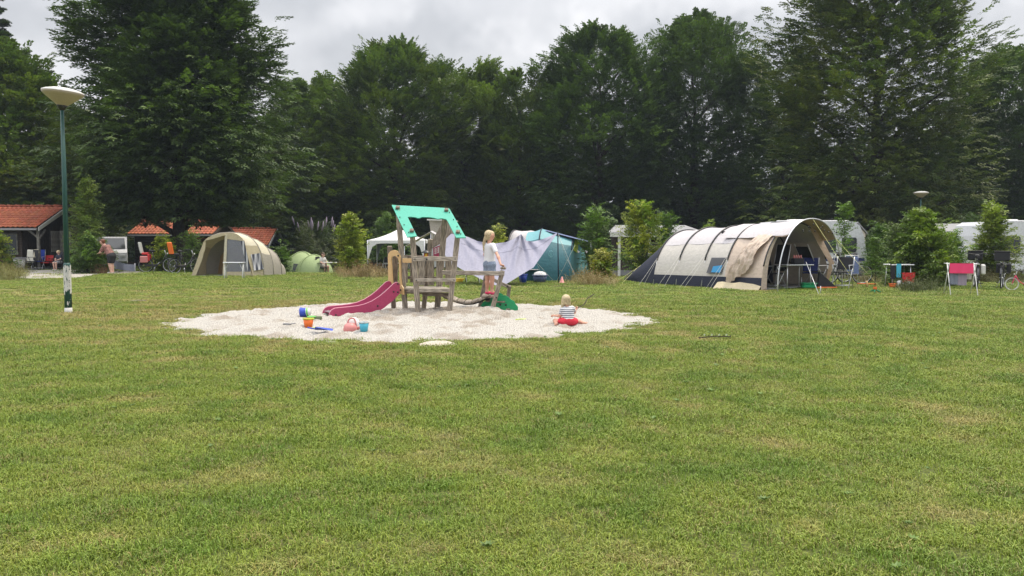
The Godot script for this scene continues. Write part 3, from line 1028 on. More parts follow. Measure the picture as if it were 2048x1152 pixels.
func make_trees() -> void:
	var S1 := spray(1, 30, 0.7, 0.16, 1.5)
	var S2 := spray(2, 34, 0.7, 0.15, 1.5)
	var S3 := spray(3, 26, 0.75, 0.17, 1.3)
	var dk := Color(0.096, 0.148, 0.054)
	var md := Color(0.115, 0.172, 0.054)
	var lt := Color(0.175, 0.225, 0.056)
	var g := "tall trees at the edge of the wood"
	var T := [
		# label, px, depth, height, radius, lo, prof, clumps, per, col, alt, mesh, extras
		["huge dark beech with branches sweeping low in front of tiled cabins", 362, 44.0, 17.2, 5.1, 0.17, 5, 240, 76, dk, md, S1, {"low": 2.4, "trunk": 0.42, "branches": 26, "trunk_top": 0.9, "rise": 0.45, "droop": -0.25, "rough": 0.4, "inner": 0.15}],
		["broad leafy tree behind the orange-roofed cabin and lamp post", -10, 50.0, 13.6, 5.6, 0.1, 2, 160, 66, md, lt, S2, {"branches": 14}],
		["ragged conifer top rising above the leafy tree by the cabin", -5, 62.0, 21.0, 3.0, 0.3, 1, 80, 34, Color(0.042, 0.06, 0.034), dk, S2, {"branches": 22, "flat": 0.12, "rise": 0.3, "inner": 0.05, "rough": 0.8}],
		["low round tree filling the gap left of the huge beech", 150, 55.0, 10.5, 3.2, 0.1, 0, 60, 55, md, Color(0.13, 0.145, 0.03), S1, {"branches": 10}],
		["mid-height tree right of the huge beech above the dome tents", 628, 66.0, 14.4, 4.3, 0.03, 0, 150, 66, md, lt, S2, {"branches": 14}],
		["round crowned tree with drooping shoots at its top left", 792, 64.0, 16.8, 4.5, 0.03, 0, 165, 66, dk, lt, S1, {"branches": 16, "rough": 0.5}],
		["narrow upright tree with feathery top between two rounder trees", 930, 68.0, 16.0, 3.3, 0.03, 3, 95, 74, md, lt, S3, {"branches": 16, "rise": 1.0}],
		["shorter light green tree with spiky shoots at the tree line", 1040, 66.0, 15.0, 3.9, 0.03, 3, 105, 60, md, Color(0.15, 0.20, 0.045), S3, {"branches": 16, "rise": 1.0, "rough": 0.6}],
		["tall dense tree with square shoulders behind the teal tent", 1200, 64.0, 17.8, 5.0, 0.03, 0, 180, 66, dk, md, S1, {"branches": 18, "rise": 0.8}],
		["tall tree with feathery peak beside the bright gap in the wood", 1385, 67.0, 19.6, 4.9, 0.03, 0, 185, 62, dk, md, S2, {"branches": 20, "rise": 1.0}],
		["great spreading tree with open branchy crown above the caravan", 1745, 54.0, 22.0, 5.9, 0.04, 0, 250, 62, md, Color(0.155, 0.18, 0.042), S1, {"trunk": 0.38, "branches": 34, "rise": 0.6, "inner": 0.15, "rough": 0.4}],
		["thin loose tree leaning into the bright gap", 1560, 62.0, 15.5, 2.8, 0.03, 3, 80, 50, dk, md, S2, {"branches": 14, "rise": 1.0, "rough": 0.8}],
		["dark tree behind the right-hand caravan", 2030, 60.0, 15.4, 5.0, 0.05, 0, 140, 66, dk, md, S2, {"branches": 14}]]
	var k := 0
	for t in T:
		k += 1
		var p := {"seed": 100 + k, "h": t[3], "r": t[4], "lo": t[5], "prof": t[6], "clumps": t[7], "per": t[8], "col": t[9], "alt": t[10], "mesh": t[11], "size": 1.0, "low": 0.6, "clump_r": 0.34, "flat": 0.42, "inner": 0.3, "rough": 0.3}
		p.merge(t[12], true)
		plant("beech_tree" if k != 3 else "conifer_tree", t[0], "tree", gd(t[1], t[2]), p, g)
	# the wood behind: one mass
	var rng := RandomNumberGenerator.new()
	rng.seed = 9
	var xs := []
	var cs := []
	for i in 46000:
		var row := i % 3
		var x := rng.randf_range(-62, 62)
		var d := 72.0 + row * 7.0 + rng.randf_range(-2.5, 2.5)
		var top := 10.5 + 2.5 * sin(x * 0.35 + row * 2.0) + 1.6 * sin(x * 0.9 + row) - (2.5 if x > 16.0 and x < 24.0 else 0.0)
		var y := pow(rng.randf(), 1.25) * top
		var out := Vector3(rng.randf_range(-1, 1), rng.randf_range(-0.3, 0.8), rng.randf_range(-0.2, 1)).normalized()
		var xx := Vector3.UP.cross(out).normalized()
		var s := rng.randf_range(1.0, 2.1)
		xs.append(Transform3D(Basis(xx, out.cross(xx), out).scaled(Vector3(s, s, s)), Vector3(x, y - 0.5, -d)))
		var v := rng.randf_range(0.5, 1.0)
		cs.append(Color(dk.r * v, dk.g * v, dk.b * v))
	tag(copies(self, "wood", S1, M.leaf, xs, cs), "dark mass of woodland closing the view behind the tall trees", "wood", "", "stuff")

# ================================================================ buildings and vehicles
func tiled_roof(o: Node3D, x0: float, x1: float, ze: float, ye: float, zr: float, yr: float, seedn: int) -> void:   # one slope, eave (ze, ye) to ridge (zr, yr)
	var rng := RandomNumberGenerator.new()
	rng.seed = seedn
	var st := begin(false)
	plate(st, [Vector3(x0, ye, ze), Vector3(x1, ye, ze), Vector3(x1, yr, zr), Vector3(x0, yr, zr)], Vector3(0, -0.06, 0))
	var roof := part(o, "roof", done(st), M.wood_brown)
	var sl := Vector3(0, yr - ye, zr - ze)
	var len := sl.length()
	var sd := sl / len
	var nrm := Vector3(1, 0, 0).cross(sd)
	if nrm.y < 0: nrm = -nrm
	var rows := int(len / 0.30)
	var cols := int((x1 - x0) / 0.23)
	var tw := (x1 - x0) / cols
	var tl := len / rows
	st = begin(false)
	for r in rows:
		for c in cols:
			var b := rng.randf_range(0.82, 1.15)
			st.set_color(Color(0.37 * b, 0.098 * b * rng.randf_range(0.9, 1.15), 0.042 * b))
			var base := Vector3(x0 + c * tw, ye, ze) + sd * (r * tl - 0.02)
			var prev0 := Vector3.ZERO
			var prev1 := Vector3.ZERO
			for k in 7:
				var u := k / 6.0
				var bump := 0.045 * (0.5 + 0.5 * cos(u * TAU)) + rng.randf_range(0, 0.003)
				var q0 := base + Vector3(u * tw, 0, 0) + nrm * (bump + 0.045)
				var q1 := base + Vector3(u * tw, 0, 0) + sd * (tl + 0.02) + nrm * (bump + 0.012)
				if k > 0:
					quad(st, prev0, q0, q1, prev1)
					quad(st, prev0, q0, q0 - nrm * 0.03, prev0 - nrm * 0.03)
				prev0 = q0
				prev1 = q1
	var t := part(roof, "tiles", done(st), M.roof_tile)
	t.set_meta("kind", "stuff")
	st = begin()
	for c in int((x1 - x0) / 0.4):
		var b := rng.randf_range(0.85, 1.1)
		st.set_color(Color(0.36 * b, 0.09 * b, 0.04 * b))
		tube(st, [Vector3(x0 + c * 0.4, yr + 0.05, zr), Vector3(x0 + c * 0.4 + 0.42, yr + 0.035, zr)], [0.105, 0.085], 8)
	var rt := part(roof, "ridge_tiles", done(st), M.roof_tile)
	rt.set_meta("kind", "stuff")
func wall_boards(o: Node3D, x0: float, x1: float, y0: float, y1: float, z: float, m: Material, thick := 0.04) -> void:
	var n := int((y1 - y0) / 0.17)
	var bh := (y1 - y0) / n
	for i in n:
		part(o, "wall_board", box_mesh(Vector3(bh - 0.012, x1 - x0, thick), 0.004), m, Transform3D(Basis(Vector3(0, 1, 0), Vector3(1, 0, 0), Vector3(0, 0, -1)), Vector3((x0 + x1) * 0.5, y0 + (i + 0.5) * bh, z)))
func gable_boards(o: Node3D, x: float, z0: float, z1: float, y0: float, ye: float, yr: float, m: Material) -> void:   # side wall across z with a pointed top
	var zm := (z0 + z1) * 0.5
	var n := int(absf(z1 - z0) / 0.2)
	for i in n:
		var a := lerpf(z0, z1, float(i) / n)
		var b := lerpf(z0, z1, float(i + 1) / n) - signf(z1 - z0) * 0.01
		var ya := lerpf(yr, ye, absf(a - zm) / absf(z1 - zm))
		var yb := lerpf(yr, ye, absf(b - zm) / absf(z1 - zm))
		var st := begin(false)
		plate(st, [Vector3(x, y0, a), Vector3(x, ya, a), Vector3(x, yb, b), Vector3(x, y0, b)], Vector3(-0.04, 0, 0))
		part(o, "gable_board", done(st), m)
func make_cabin(n: String, label: String, at: Vector3, left: float, eave: float, ridge: float, depth: float, porch: float, walls: Material, barge: Material = null) -> Node3D:
	# right end of the roof at local x 0, eave line at local z 0, building runs back to -depth
	var o := thing(n, label, "cabin", at)
	var zr := -depth * 0.5
	tiled_roof(o, -left, 0.0, 0.0, eave, zr, ridge, 5)
	tiled_roof(o, -left, 0.0, -depth, eave, zr, ridge, 6)
	# barge boards on the gable end
	for e in [0.0, -depth]:
		var st := begin(false)
		var d := Vector3(0, ridge - eave, zr - e)
		plate(st, [Vector3(0.03, eave - 0.16, e), Vector3(0.03, eave + 0.02, e), Vector3(0.03, ridge + 0.03, zr), Vector3(0.03, ridge - 0.19, zr)], Vector3(0.035, 0, 0))
		part(o, "barge_board", done(st), M.offwhite if barge == null else barge)
	boxp(o, "gutter", Vector3(-left * 0.5, eave - 0.09, 0.07), Vector3(left, 0.09, 0.1), M.grey, 0.02)
	wall_boards(o, -left + 0.2, -porch - 0.1, 0.05, eave - 0.1, -0.55, walls)
	wall_boards(o, -left + 0.2, -porch - 0.1, 0.05, eave - 0.1, -depth + 0.3, walls)
	gable_boards(o, -porch - 0.1, -0.55, -depth + 0.3, 0.05, eave - 0.06, ridge - 0.1, walls)
	gable_boards(o, -left + 0.25, -0.55, -depth + 0.3, 0.05, eave - 0.06, ridge - 0.1, walls)
	boxp(o, "floor_slab", Vector3(-left * 0.5, 0.02, zr), Vector3(left, 0.08, depth - 0.1), M.grey)
	return o
func window_in(o: Node3D, c: Vector3, w: float, h: float, frame: Material, bars := 1) -> void:
	var f := Node3D.new()
	f.name = "window"
	o.add_child(f, true)
	f.position = c
	boxp(f, "pane", Vector3(0, 0, 0), Vector3(w, h, 0.02), M.glass, 0.0)
	for s in [-1.0, 1.0]:
		boxp(f, "frame", Vector3(s * (w * 0.5 + 0.02), 0, 0.015), Vector3(0.05, h + 0.09, 0.06), frame)
		boxp(f, "frame", Vector3(0, s * (h * 0.5 + 0.02), 0.012), Vector3(w, 0.05, 0.05), frame)
	for b in bars:
		boxp(f, "glazing_bar", Vector3(lerpf(-w * 0.5, w * 0.5, (b + 1.0) / (bars + 1.0)), 0, 0.014), Vector3(0.04, h, 0.03), frame)
func arch_pts(a: Vector3, b: Vector3, h: float, n := 20, p := 1.0) -> Array:   # pole arch from a to b
	var out := []
	for i in n + 1:
		var t := PI * i / n
		var u := 0.5 - 0.5 * signf(cos(t)) * pow(absf(cos(t)), p)
		out.append(a.lerp(b, u) + Vector3(0, h * pow(sin(t), p), 0))
	return out
func extrude(n: String, o: Node3D, prof: Array, z0: float, z1: float, m: Material) -> MeshInstance3D:   # side profile in local x, y pulled along z
	var st := begin(false)
	plate(st, prof.map(func(v): return Vector3(v.x, v.y, z0)), Vector3(0, 0, z1 - z0))
	return part(o, n, done(st), m)
func round_rect(w: float, h: float, r: float, c := Vector2.ZERO, seg := 5) -> Array:
	var out := []
	for q in [[1, 1, 0.0], [-1, 1, PI * 0.5], [-1, -1, PI], [1, -1, PI * 1.5]]:
		for k in seg + 1:
			var t: float = q[2] + PI * 0.5 * k / seg
			out.append(c + Vector2(q[0] * (w * 0.5 - r) + cos(t) * r, q[1] * (h * 0.5 - r) + sin(t) * r))
	return out
func make_caravan(label: String, at: Vector3, yaw: float, len: float, wins: Array, stripe: Material) -> Node3D:   # long side faces local +z
	var o := thing("caravan", label, "caravan", at, yaw)
	var l := len * 0.5
	extrude("body", o, [Vector2(-l, 0.42), Vector2(l, 0.42), Vector2(l + 0.05, 1.1), Vector2(l - 0.1, 1.9), Vector2(l - 0.28, 2.34), Vector2(l - 0.55, 2.5), Vector2(-l + 0.5, 2.5), Vector2(-l + 0.22, 2.34), Vector2(-l + 0.08, 1.9), Vector2(-l - 0.03, 1.1)], -2.1, 0.0, M.caravan)
	boxp(o, "roof_rail", Vector3(0, 2.53, -0.12), Vector3(len - 1.4, 0.05, 0.09), M.white, 0.02)
	boxp(o, "roof_hatch", Vector3(-l * 0.2, 2.55, -1.0), Vector3(0.7, 0.12, 0.6), M.white, 0.04)
	boxp(o, "stripe", Vector3(0, 0.9, 0.006), Vector3(len - 0.1, 0.13, 0.012), stripe, 0.0)
	boxp(o, "trim", Vector3(0, 0.47, 0.008), Vector3(len - 0.05, 0.06, 0.016), M.alu, 0.0)
	for w in wins:
		extrude("window", o, round_rect(w[1], w[2], 0.08, Vector2(w[0], 1.52)), 0.004, 0.03, M.glass)
	for x in [-0.1]:
		var st := begin()
		var pts := []
		for k in 24:
			pts.append(Vector3(x + cos(TAU * k / 24) * 0.24, 0.31 + sin(TAU * k / 24) * 0.24, -0.12))
		tube(st, pts, 0.085, 8, false, true)
		var wh := part(o, "wheel", done(st), M.rubber)
		st = begin()
		lathe(st, [Vector2(0, 0.02), Vector2(0.17, 0.03), Vector2(0.18, -0.03), Vector2(0, -0.03)], 16, Transform3D(Basis(Vector3.RIGHT, PI / 2), Vector3(x, 0.31, -0.09)))
		part(wh, "hub", done(st), M.alu)
	for x in [-l + 0.4, l - 0.4]:
		boxp(o, "corner_steady", Vector3(x, 0.22, -0.25), Vector3(0.06, 0.44, 0.06), M.alu)
		boxp(o, "corner_steady", Vector3(x, 0.22, -1.85), Vector3(0.06, 0.44, 0.06), M.alu)
	boxp(o, "tow_bar", Vector3(l + 0.5, 0.42, -1.05), Vector3(1.1, 0.08, 0.1), M.grey)
	return o
func make_buildings() -> void:
	# cabin with porch at the left edge
	var g := gp(78, 540)
	var c1 := make_cabin("cabin", "brown timber cabin with orange pantile roof and open porch behind the lamp post", Vector3(g.x, 0, g.z), 5.4, 2.05, 3.12, 5.2, 1.0, M.wood_brown)
	c1.position.y = gy(g.x, g.z)
	var w := g
	board(c1, "porch_post", w + Vector3(-0.12, 0.03, -0.25), w + Vector3(-0.12, 1.98, -0.25), 0.12, 0.12, M.grey_wood)
	board(c1, "porch_brace", w + Vector3(-0.12, 1.55, -0.25), w + Vector3(-0.6, 1.95, -0.25), 0.09, 0.08, M.grey_wood)
	board(c1, "porch_brace", w + Vector3(-0.06, 1.55, -0.25), w + Vector3(-0.06, 1.95, -0.75), 0.09, 0.08, M.grey_wood)
	board(c1, "porch_beam", w + Vector3(-0.12, 1.99, -0.2), w + Vector3(-5.2, 1.99, -0.2), 0.13, 0.1, M.wood_brown)
	window_in(c1, Vector3(-1.75, 1.25, -0.51), 0.85, 0.95, M.grey_wood, 1)
	# plank door in the porch wall, its panel of five pale boards
	var door := Node3D.new()
	door.name = "door"
	c1.add_child(door)
	door.position = Vector3(-0.07, 1.0, -1.6)
	boxp(door, "door_leaf", Vector3(0.0, 0, 0), Vector3(0.04, 1.86, 0.9), M.wood_black)
	for i in 5:
		part(door, "door_plank", box_mesh(Vector3(0.03, 1.05, 0.15), 0.004), M.grey_wood, Transform3D(Basis(), Vector3(0.036, 0.38, -0.32 + i * 0.16)))
	boxp(door, "handle", Vector3(0.07, -0.05, -0.38), Vector3(0.05, 0.03, 0.12), M.alu)
	# shutter-like pale board panel seen beside the post
	for i in 4:
		board(c1, "shutter_board", w + Vector3(0.16 + i * 0.145, 0.82, -1.75), w + Vector3(0.16 + i * 0.145, 1.92, -1.75), 0.135, 0.03, M.grey_wood, Vector3.RIGHT)
	board(c1, "porch_wall_post", w + Vector3(0.86, 0.03, -1.95), w + Vector3(0.86, 2.0, -1.95), 0.1, 0.1, M.wood_brown)
	# porch back wall
	wall_boards(c1, -0.05, 1.2, 0.05, 2.15, -2.1, M.wood_black)
	# second and third cabin
	var q2 := gd(428, 54.0)
	make_cabin("cabin", "black timber cabin half hidden under the huge beech", q2, 5.6, 2.35, 3.2, 4.4, 0.15, M.wood_black, M.wood_brown)
	var q3 := gd(537, 60.0)
	var c3 := make_cabin("cabin", "cabin with orange roof and white gable board behind the beige tent", q3, 5.6, 1.65, 2.85, 4.6, 1.0, M.wood_brown)
	board(c3, "porch_post", q3 + Vector3(-0.12, 0.03, -0.25), q3 + Vector3(-0.12, 1.6, -0.25), 0.12, 0.12, M.grey_wood)
	# long mobile homes on the right
	for s in [[1225, 1405, 47.0, "long low mobile home with dark roof behind the navy and cream tunnel tent"], [1880, 2010, 42.0, "low mobile home with pale fascia and posts behind the right-hand bushes"]]:
		var a := gd(s[0], s[2])
		var b := gd(s[1], s[2])
		var o := thing("mobile_home", s[3], "mobile home", a)
		var L := b.x - a.x
		var yt: float = 2.5
		var st := begin(false)
		plate(st, [Vector3(-0.3, yt, 0.35), Vector3(L, yt, 0.35), Vector3(L - 0.6, yt + 0.42, -2.0), Vector3(0.4, yt + 0.42, -2.0)], Vector3(0, -0.05, 0))
		part(o, "roof", done(st), M.grey)
		boxp(o, "fascia", Vector3(L * 0.5, yt - 0.16, 0.36), Vector3(L + 0.4, 0.24, 0.05), M.offwhite)
		wall_boards(o, 0.2, L, 0.3, yt - 0.3, -0.9, M.wood_brown)
		for i in 3:
			boxp(o, "post", Vector3(0.35 + i * L * 0.33, (yt - 0.28) * 0.5, 0.2), Vector3(0.14, yt - 0.28, 0.14), M.offwhite)
		window_in(o, Vector3(L * 0.6, 1.45, -0.86), 1.4, 0.8, M.offwhite, 1)
		boxp(o, "plinth", Vector3(L * 0.5, 0.15, -1.5), Vector3(L - 0.2, 0.34, 1.2), M.grey)
		board(o, "rear_wall", a + Vector3(0.2, 1.4, -2.2), a + Vector3(L, 1.4, -2.2), 2.2, 0.05, M.wood_brown, Vector3.UP)
	# caravans
	var cv := gd(1625, 35.0)
	make_caravan("white caravan with blue stripe behind the porch of the tunnel tent", cv, -0.06, 4.4, [[-1.15, 1.3, 0.62], [0.35, 1.2, 0.62], [1.5, 0.6, 0.62]], M.navy_blue)
	var cv2 := gd(2060, 35.0)
	make_caravan("pale grey caravan at the far right behind the parked bicycles", cv2, 0.0, 4.6, [[-1.1, 1.3, 0.72], [0.9, 1.2, 0.72]], M.offwhite)
	# narrow shed clad with pale horizontal boards
	var sp := gd(1712, 37.0)
	var sh := thing("garden_shed", "narrow cream shed of horizontal boards beside the striped caravan", "shed", sp)
	for i in 12:
		boxp(sh, "cladding_board", Vector3(0, 0.24 + i * 0.165, 0.0 + 0.004 * (i % 2)), Vector3(0.78, 0.15, 0.05), M.siding, 0.01)
	var st2 := begin(false)
	plate(st2, [Vector3(-0.39, 2.14, 0.02), Vector3(0.39, 2.14, 0.02), Vector3(0, 2.55, 0.02)], Vector3(0, 0, -0.05))
	part(sh, "gable", done(st2), M.siding)
	for s in [-1.0, 1.0]:
		boxp(sh, "side_wall", Vector3(s * 0.37, 1.12, -0.65), Vector3(0.04, 2.0, 1.2), M.siding)
		var st3 := begin(false)
		plate(st3, [Vector3(s * 0.5, 2.06, 0.12), Vector3(0, 2.62, 0.12), Vector3(0, 2.62, -1.3), Vector3(s * 0.5, 2.06, -1.3)], Vector3(0, 0.05, 0))
		part(sh, "roof", done(st3), M.grey)
	boxp(sh, "floor", Vector3(0, 0.08, -0.6), Vector3(0.8, 0.16, 1.3), M.grey)
	# small van behind the woman
	var vp := gd(224, 50.0)
	var van := thing("parked_van", "silver van parked behind the bending woman", "van", vp, 2.0)
	extrude("body", van, [Vector2(-1.0, 0.3), Vector2(2.6, 0.3), Vector2(2.6, 1.75), Vector2(2.5, 1.9), Vector2(0.0, 1.9), Vector2(-0.55, 1.15), Vector2(-1.35, 0.95), Vector2(-1.45, 0.45)], -0.85, 0.85, M.caravan)
	for w2 in [[0.35, 0.9], [1.5, 1.1]]:
		extrude("window", van, round_rect(w2[1], 0.5, 0.06, Vector2(w2[0], 1.45)), 0.852, 0.87, M.glass)
	var st4 := begin(false)
	plate(st4, [Vector3(-0.08, 1.8, -0.72), Vector3(-0.08, 1.8, 0.72), Vector3(-0.55, 1.18, 0.76), Vector3(-0.55, 1.18, -0.76)], Vector3(-0.02, 0.02, 0))
	part(van, "windscreen", done(st4), M.glass)
	for z in [-0.75, 0.75]:
		for x in [-0.8, 1.8]:
			var s5 := begin()
			var pp := []
			for k in 20:
				pp.append(Vector3(x + cos(TAU * k / 20) * 0.22, 0.3 + sin(TAU * k / 20) * 0.22, z))
			tube(s5, pp, 0.09, 7, false, true)
			part(van, "wheel", done(s5), M.rubber)
		boxp(van, "headlight", Vector3(-1.4, 0.75, z * 0.8), Vector3(0.06, 0.14, 0.25), M.white)

# ================================================================ tents
func loft(o: Node3D, n: String, hoops: Array, i0: int, i1: int, u0: int, u1: int, m: Material, sag := 0.03, sub := 5) -> MeshInstance3D:   # fabric between hoops i0..i1, arch points u0..u1, sagging between poles
	var rows := []
	for i in range(i0, i1):
		var cen := Vector3.ZERO
		for p in hoops[i]:
			cen += p / hoops[i].size()
		for k in sub + (1 if i == i1 - 1 else 0):
			var f := float(k) / sub
			var row := []
			for j in range(u0, u1 + 1):
				var p: Vector3 = hoops[i][j].lerp(hoops[i + 1][j], f)
				var c := cen
				c.y = 0.2
				var wr := 0.012 * fine_noise.get_noise_3d(p.x * 2.2, p.y * 2.2 + 7.0, p.z * 2.2)
				row.append(p + (c - p).normalized() * (sag * sin(f * PI) + wr))
			rows.append(row)
	var st := begin()
	grid(st, rows)
	return partw(o, n, done(st), m)
func flat_panel(o: Node3D, n: String, px: Array, p0: Vector3, nrm: Vector3, m: Material, lift := 0.0, thick := 0.012) -> MeshInstance3D:
	var st := begin(false)
	var nn := nrm.normalized()
	plate(st, px.map(func(v): return on_plane(v[0], v[1], p0, nn) + nn * lift), -nn * thick)
	return partw(o, n, done(st), m)
func guy(o: Node3D, a: Vector3, b: Vector3, m: Material) -> void:
	rodw(o, "guy_line", [a, a.lerp(b, 0.5) + Vector3(0, -0.01, 0), b], 0.0045, m, 5)
func make_tents() -> void:
	# ---- beige awning tent on the left
	var A := gp(383, 552)
	var B := gp(506, 552.5)
	var o := thing("family_tent", "beige and stone family tent with open door and curtained windows", "tent", A.lerp(B, 0.5))
	var nrm := (B - A).cross(Vector3.UP).normalized()
	if nrm.z < 0: nrm = -nrm
	var back := -nrm
	var right := (B - A).normalized()
	var hoops := []
	# front edge traced on the front plane, later hoops follow behind
	var fr := []
	for q in [[383, 552], [392, 528], [401, 502], [408, 483], [416, 475.5], [428, 470], [442, 466.5], [454, 465.2], [466, 465.5], [476, 469], [484, 476], [490, 490], [495, 510], [501, 532], [506, 552.5]]:
		fr.append(on_plane(q[0], q[1], A, nrm))
	hoops.append(fr)
	for s in [[0.4, 0.08, 1.01, 1.03, 0.30], [0.9, 0.2, 0.90, 1.02, 0.52], [1.35, 0.5, 0.70, 0.94, 0.70], [1.65, 0.8, 0.40, 0.75, 0.76]]:
		var row := []
		for i in fr.size():
			var u := float(i) / (fr.size() - 1)
			var arc := arch_pts(A + right * s[1], B + right * s[4], 1.0, 14, 0.75)
			var base: Vector3 = arc[i]
			row.append(base + back * s[0] + Vector3(0, base.y * (1.74 * s[2] - 1.0), 0))
		hoops.append(row)
	loft(o, "roof_panel", hoops, 0, 1, 2, 11, M.tent_cream, 0.02)
	loft(o, "roof_band", hoops, 1, 2, 3, 12, M.tent_cream, 0.02)
	loft(o, "side_wall", hoops, 0, 1, 11, 14, M.tent_beige, 0.02)
	loft(o, "side_wall", hoops, 0, 2, 0, 2, M.tent_beige, 0.02)
	loft(o, "side_wall", hoops, 1, 2, 12, 14, M.tent_stone, 0.02)
	loft(o, "rear_section", hoops, 2, 4, 0, 14, M.tent_stone, 0.03)
	loft(o, "roof_band", hoops, 1, 2, 2, 3, M.tent_beige, 0.02)
	for h in [1, 2, 3]:
		rodw(o, "tent_pole", hoops[h].map(func(p): return p + Vector3(0, 0.012, 0)), 0.018, M.tent_stone, 6)
	# rear closing panel
	var st := begin(false)
	plate(st, hoops[4], Vector3.ZERO)
	partw(o, "rear_panel", done(st), M.tent_stone)
	# front panels
	flat_panel(o, "door_flap", [[383, 552], [392, 528], [401, 502], [408, 483], [413, 478], [411, 497], [404, 522], [392, 551.5]], A, nrm, M.tent_beige, 0.03)
	flat_panel(o, "door_roll", [[408, 483], [416, 475.5], [428, 470], [442, 466.5], [450, 466], [452, 471], [445, 472], [430, 477], [413, 481]], A, nrm, M.tent_beige, 0.05, 0.08)
	flat_panel(o, "front_panel", [[450, 466], [454, 465.2], [466, 465.5], [476, 469], [484, 476], [488, 482], [452.5, 478], [452, 471]], A, nrm, M.tent_beige, 0.01)
	flat_panel(o, "front_strip", [[450.5, 468], [455, 468], [452, 552.3], [445.5, 552.2]], A, nrm, M.tent_cream, 0.025)
	flat_panel(o, "front_strip", [[448.5, 543.5], [502.5, 543.5], [504, 552.4], [446, 552.3]], A, nrm, M.tent_beige, 0.012)
	flat_panel(o, "front_strip", [[488, 482], [490, 490], [495, 510], [501, 532], [506, 552.5], [502, 543.5], [495, 505], [488, 480]], A, nrm, M.tent_beige, 0.014)
	flat_panel(o, "window", [[453, 478], [488, 480], [502, 543.5], [449, 543.5]], A, nrm, M.window_film, 0.0, 0.004)
	flat_panel(o, "curtain", [[481, 479], [489, 482], [501, 543], [496, 543], [489, 515]], A, nrm, M.curtain, 0.008, 0.006)
	# side windows
	st = begin(false)
	plate(st, [hoops[0][12].lerp(hoops[1][12], 0.18), hoops[0][12].lerp(hoops[1][12], 0.85), hoops[0][13].lerp(hoops[1][13], 0.85).lerp(hoops[1][14], 0.5), hoops[0][13].lerp(hoops[1][13], 0.25).lerp(hoops[0][14], 0.5)].map(func(p): return p + right * 0.03), right * 0.01)
	partw(o, "side_window", done(st), M.curtain)
	# inner wall and ground sheet
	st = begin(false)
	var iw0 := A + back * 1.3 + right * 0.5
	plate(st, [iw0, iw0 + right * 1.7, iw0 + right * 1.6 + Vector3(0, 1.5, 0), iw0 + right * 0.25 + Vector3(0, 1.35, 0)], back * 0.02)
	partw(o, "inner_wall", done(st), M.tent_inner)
	st = begin(false)
	plate(st, [A + Vector3(0, 0.015, 0), B + Vector3(0, 0.015, 0), B + back * 1.5 + Vector3(0, 0.015, 0), A + back * 1.5 + Vector3(0, 0.015, 0)], Vector3(0, 0.01, 0))
	partw(o, "ground_sheet", done(st), M.grey)

	# ---- navy and cream tunnel tent with porch canopy on the right
	var f1 := gp(1307, 568.5)
	var ax := (gp(1522, 581) - f1).normalized()
	var pd := Vector3(-ax.z, 0, ax.x).normalized()
	if pd.x < 0: pd = -pd
	var W := 3.5
	o = thing("tunnel_tent", "long navy and cream tunnel tent with arched porch canopy", "tent", f1)
	var feet := [gp(1240, 561), gp(1307, 568.5), gp(1352, 571.5), gp(1403, 574.5), gp(1448, 577), gp(1522, 581)]
	var hs := [0.28, 1.80, 1.88, 1.92, 1.95, 2.0]
	hoops = []
	for i in 6:
		var ww: float = W if i > 0 else 2.8
		var a: Vector3 = feet[i] + (pd * 0.2 if i == 0 else Vector3.ZERO)
		hoops.append(arch_pts(a, a + pd * ww, hs[i], 36, 0.97))
	loft(o, "rear_section", hoops, 0, 1, 0, 36, M.navy, -0.12)
	for i in range(1, 5):
		if i < 4:
			loft(o, "lower_wall", hoops, i, i + 1, 0, 2, M.navy, 0.03)
			loft(o, "side_wall", hoops, i, i + 1, 2, 9, M.canvas_grey, 0.05)
		loft(o, "roof_panel", hoops, i, i + 1, 9 if i < 4 else 12, 27, M.canvas_white, 0.04)
		loft(o, "side_wall", hoops, i, i + 1, 27, 36, M.canvas_grey, 0.04)
	loft(o, "lower_wall", hoops, 4, 5, 0, 2, M.navy, 0.03)
	loft(o, "front_side_wall", hoops, 4, 5, 2, 12, M.canvas_pink, 0.08)
	for i in range(1, 5):
		rodw(o, "tent_pole", hoops[i].slice(5, 33).map(func(p): return p + Vector3(0, 0.015, 0) - pd * 0.02), 0.024, M.black_metal, 6)
		rodw(o, "pole_foot", [hoops[i][5], hoops[i][0] - pd * 0.02], 0.014, M.alu, 6)
	rodw(o, "tent_pole", hoops[5].slice(4, 32), 0.022, M.black_metal, 6)
	# window in the side between the third and fourth hoops
	st = begin(false)
	var wa := func(u: float, v: float) -> Vector3:
		var j := lerpf(2.6, 5.6, v)
		var k := int(j)
		return hoops[3][k].lerp(hoops[3][k + 1], j - k).lerp(hoops[4][k].lerp(hoops[4][k + 1], j - k), u) - pd * 0.035
	plate(st, [wa.call(0.2, 0.0), wa.call(0.86, 0.0), wa.call(0.93, 1.0), wa.call(0.28, 1.0)], pd * 0.01)
	var win := partw(o, "window", done(st), M.mesh_dark)
	st = begin(false)
	plate(st, [wa.call(0.42, 0.05), wa.call(0.82, 0.05), wa.call(0.85, 0.5), wa.call(0.46, 0.42)].map(func(p): return p - pd * 0.012), pd * 0.008)
	partw(win, "blue_cloth_inside", done(st), M.sky_blue)
	# gathered front flap, wrinkled
	var rows := []
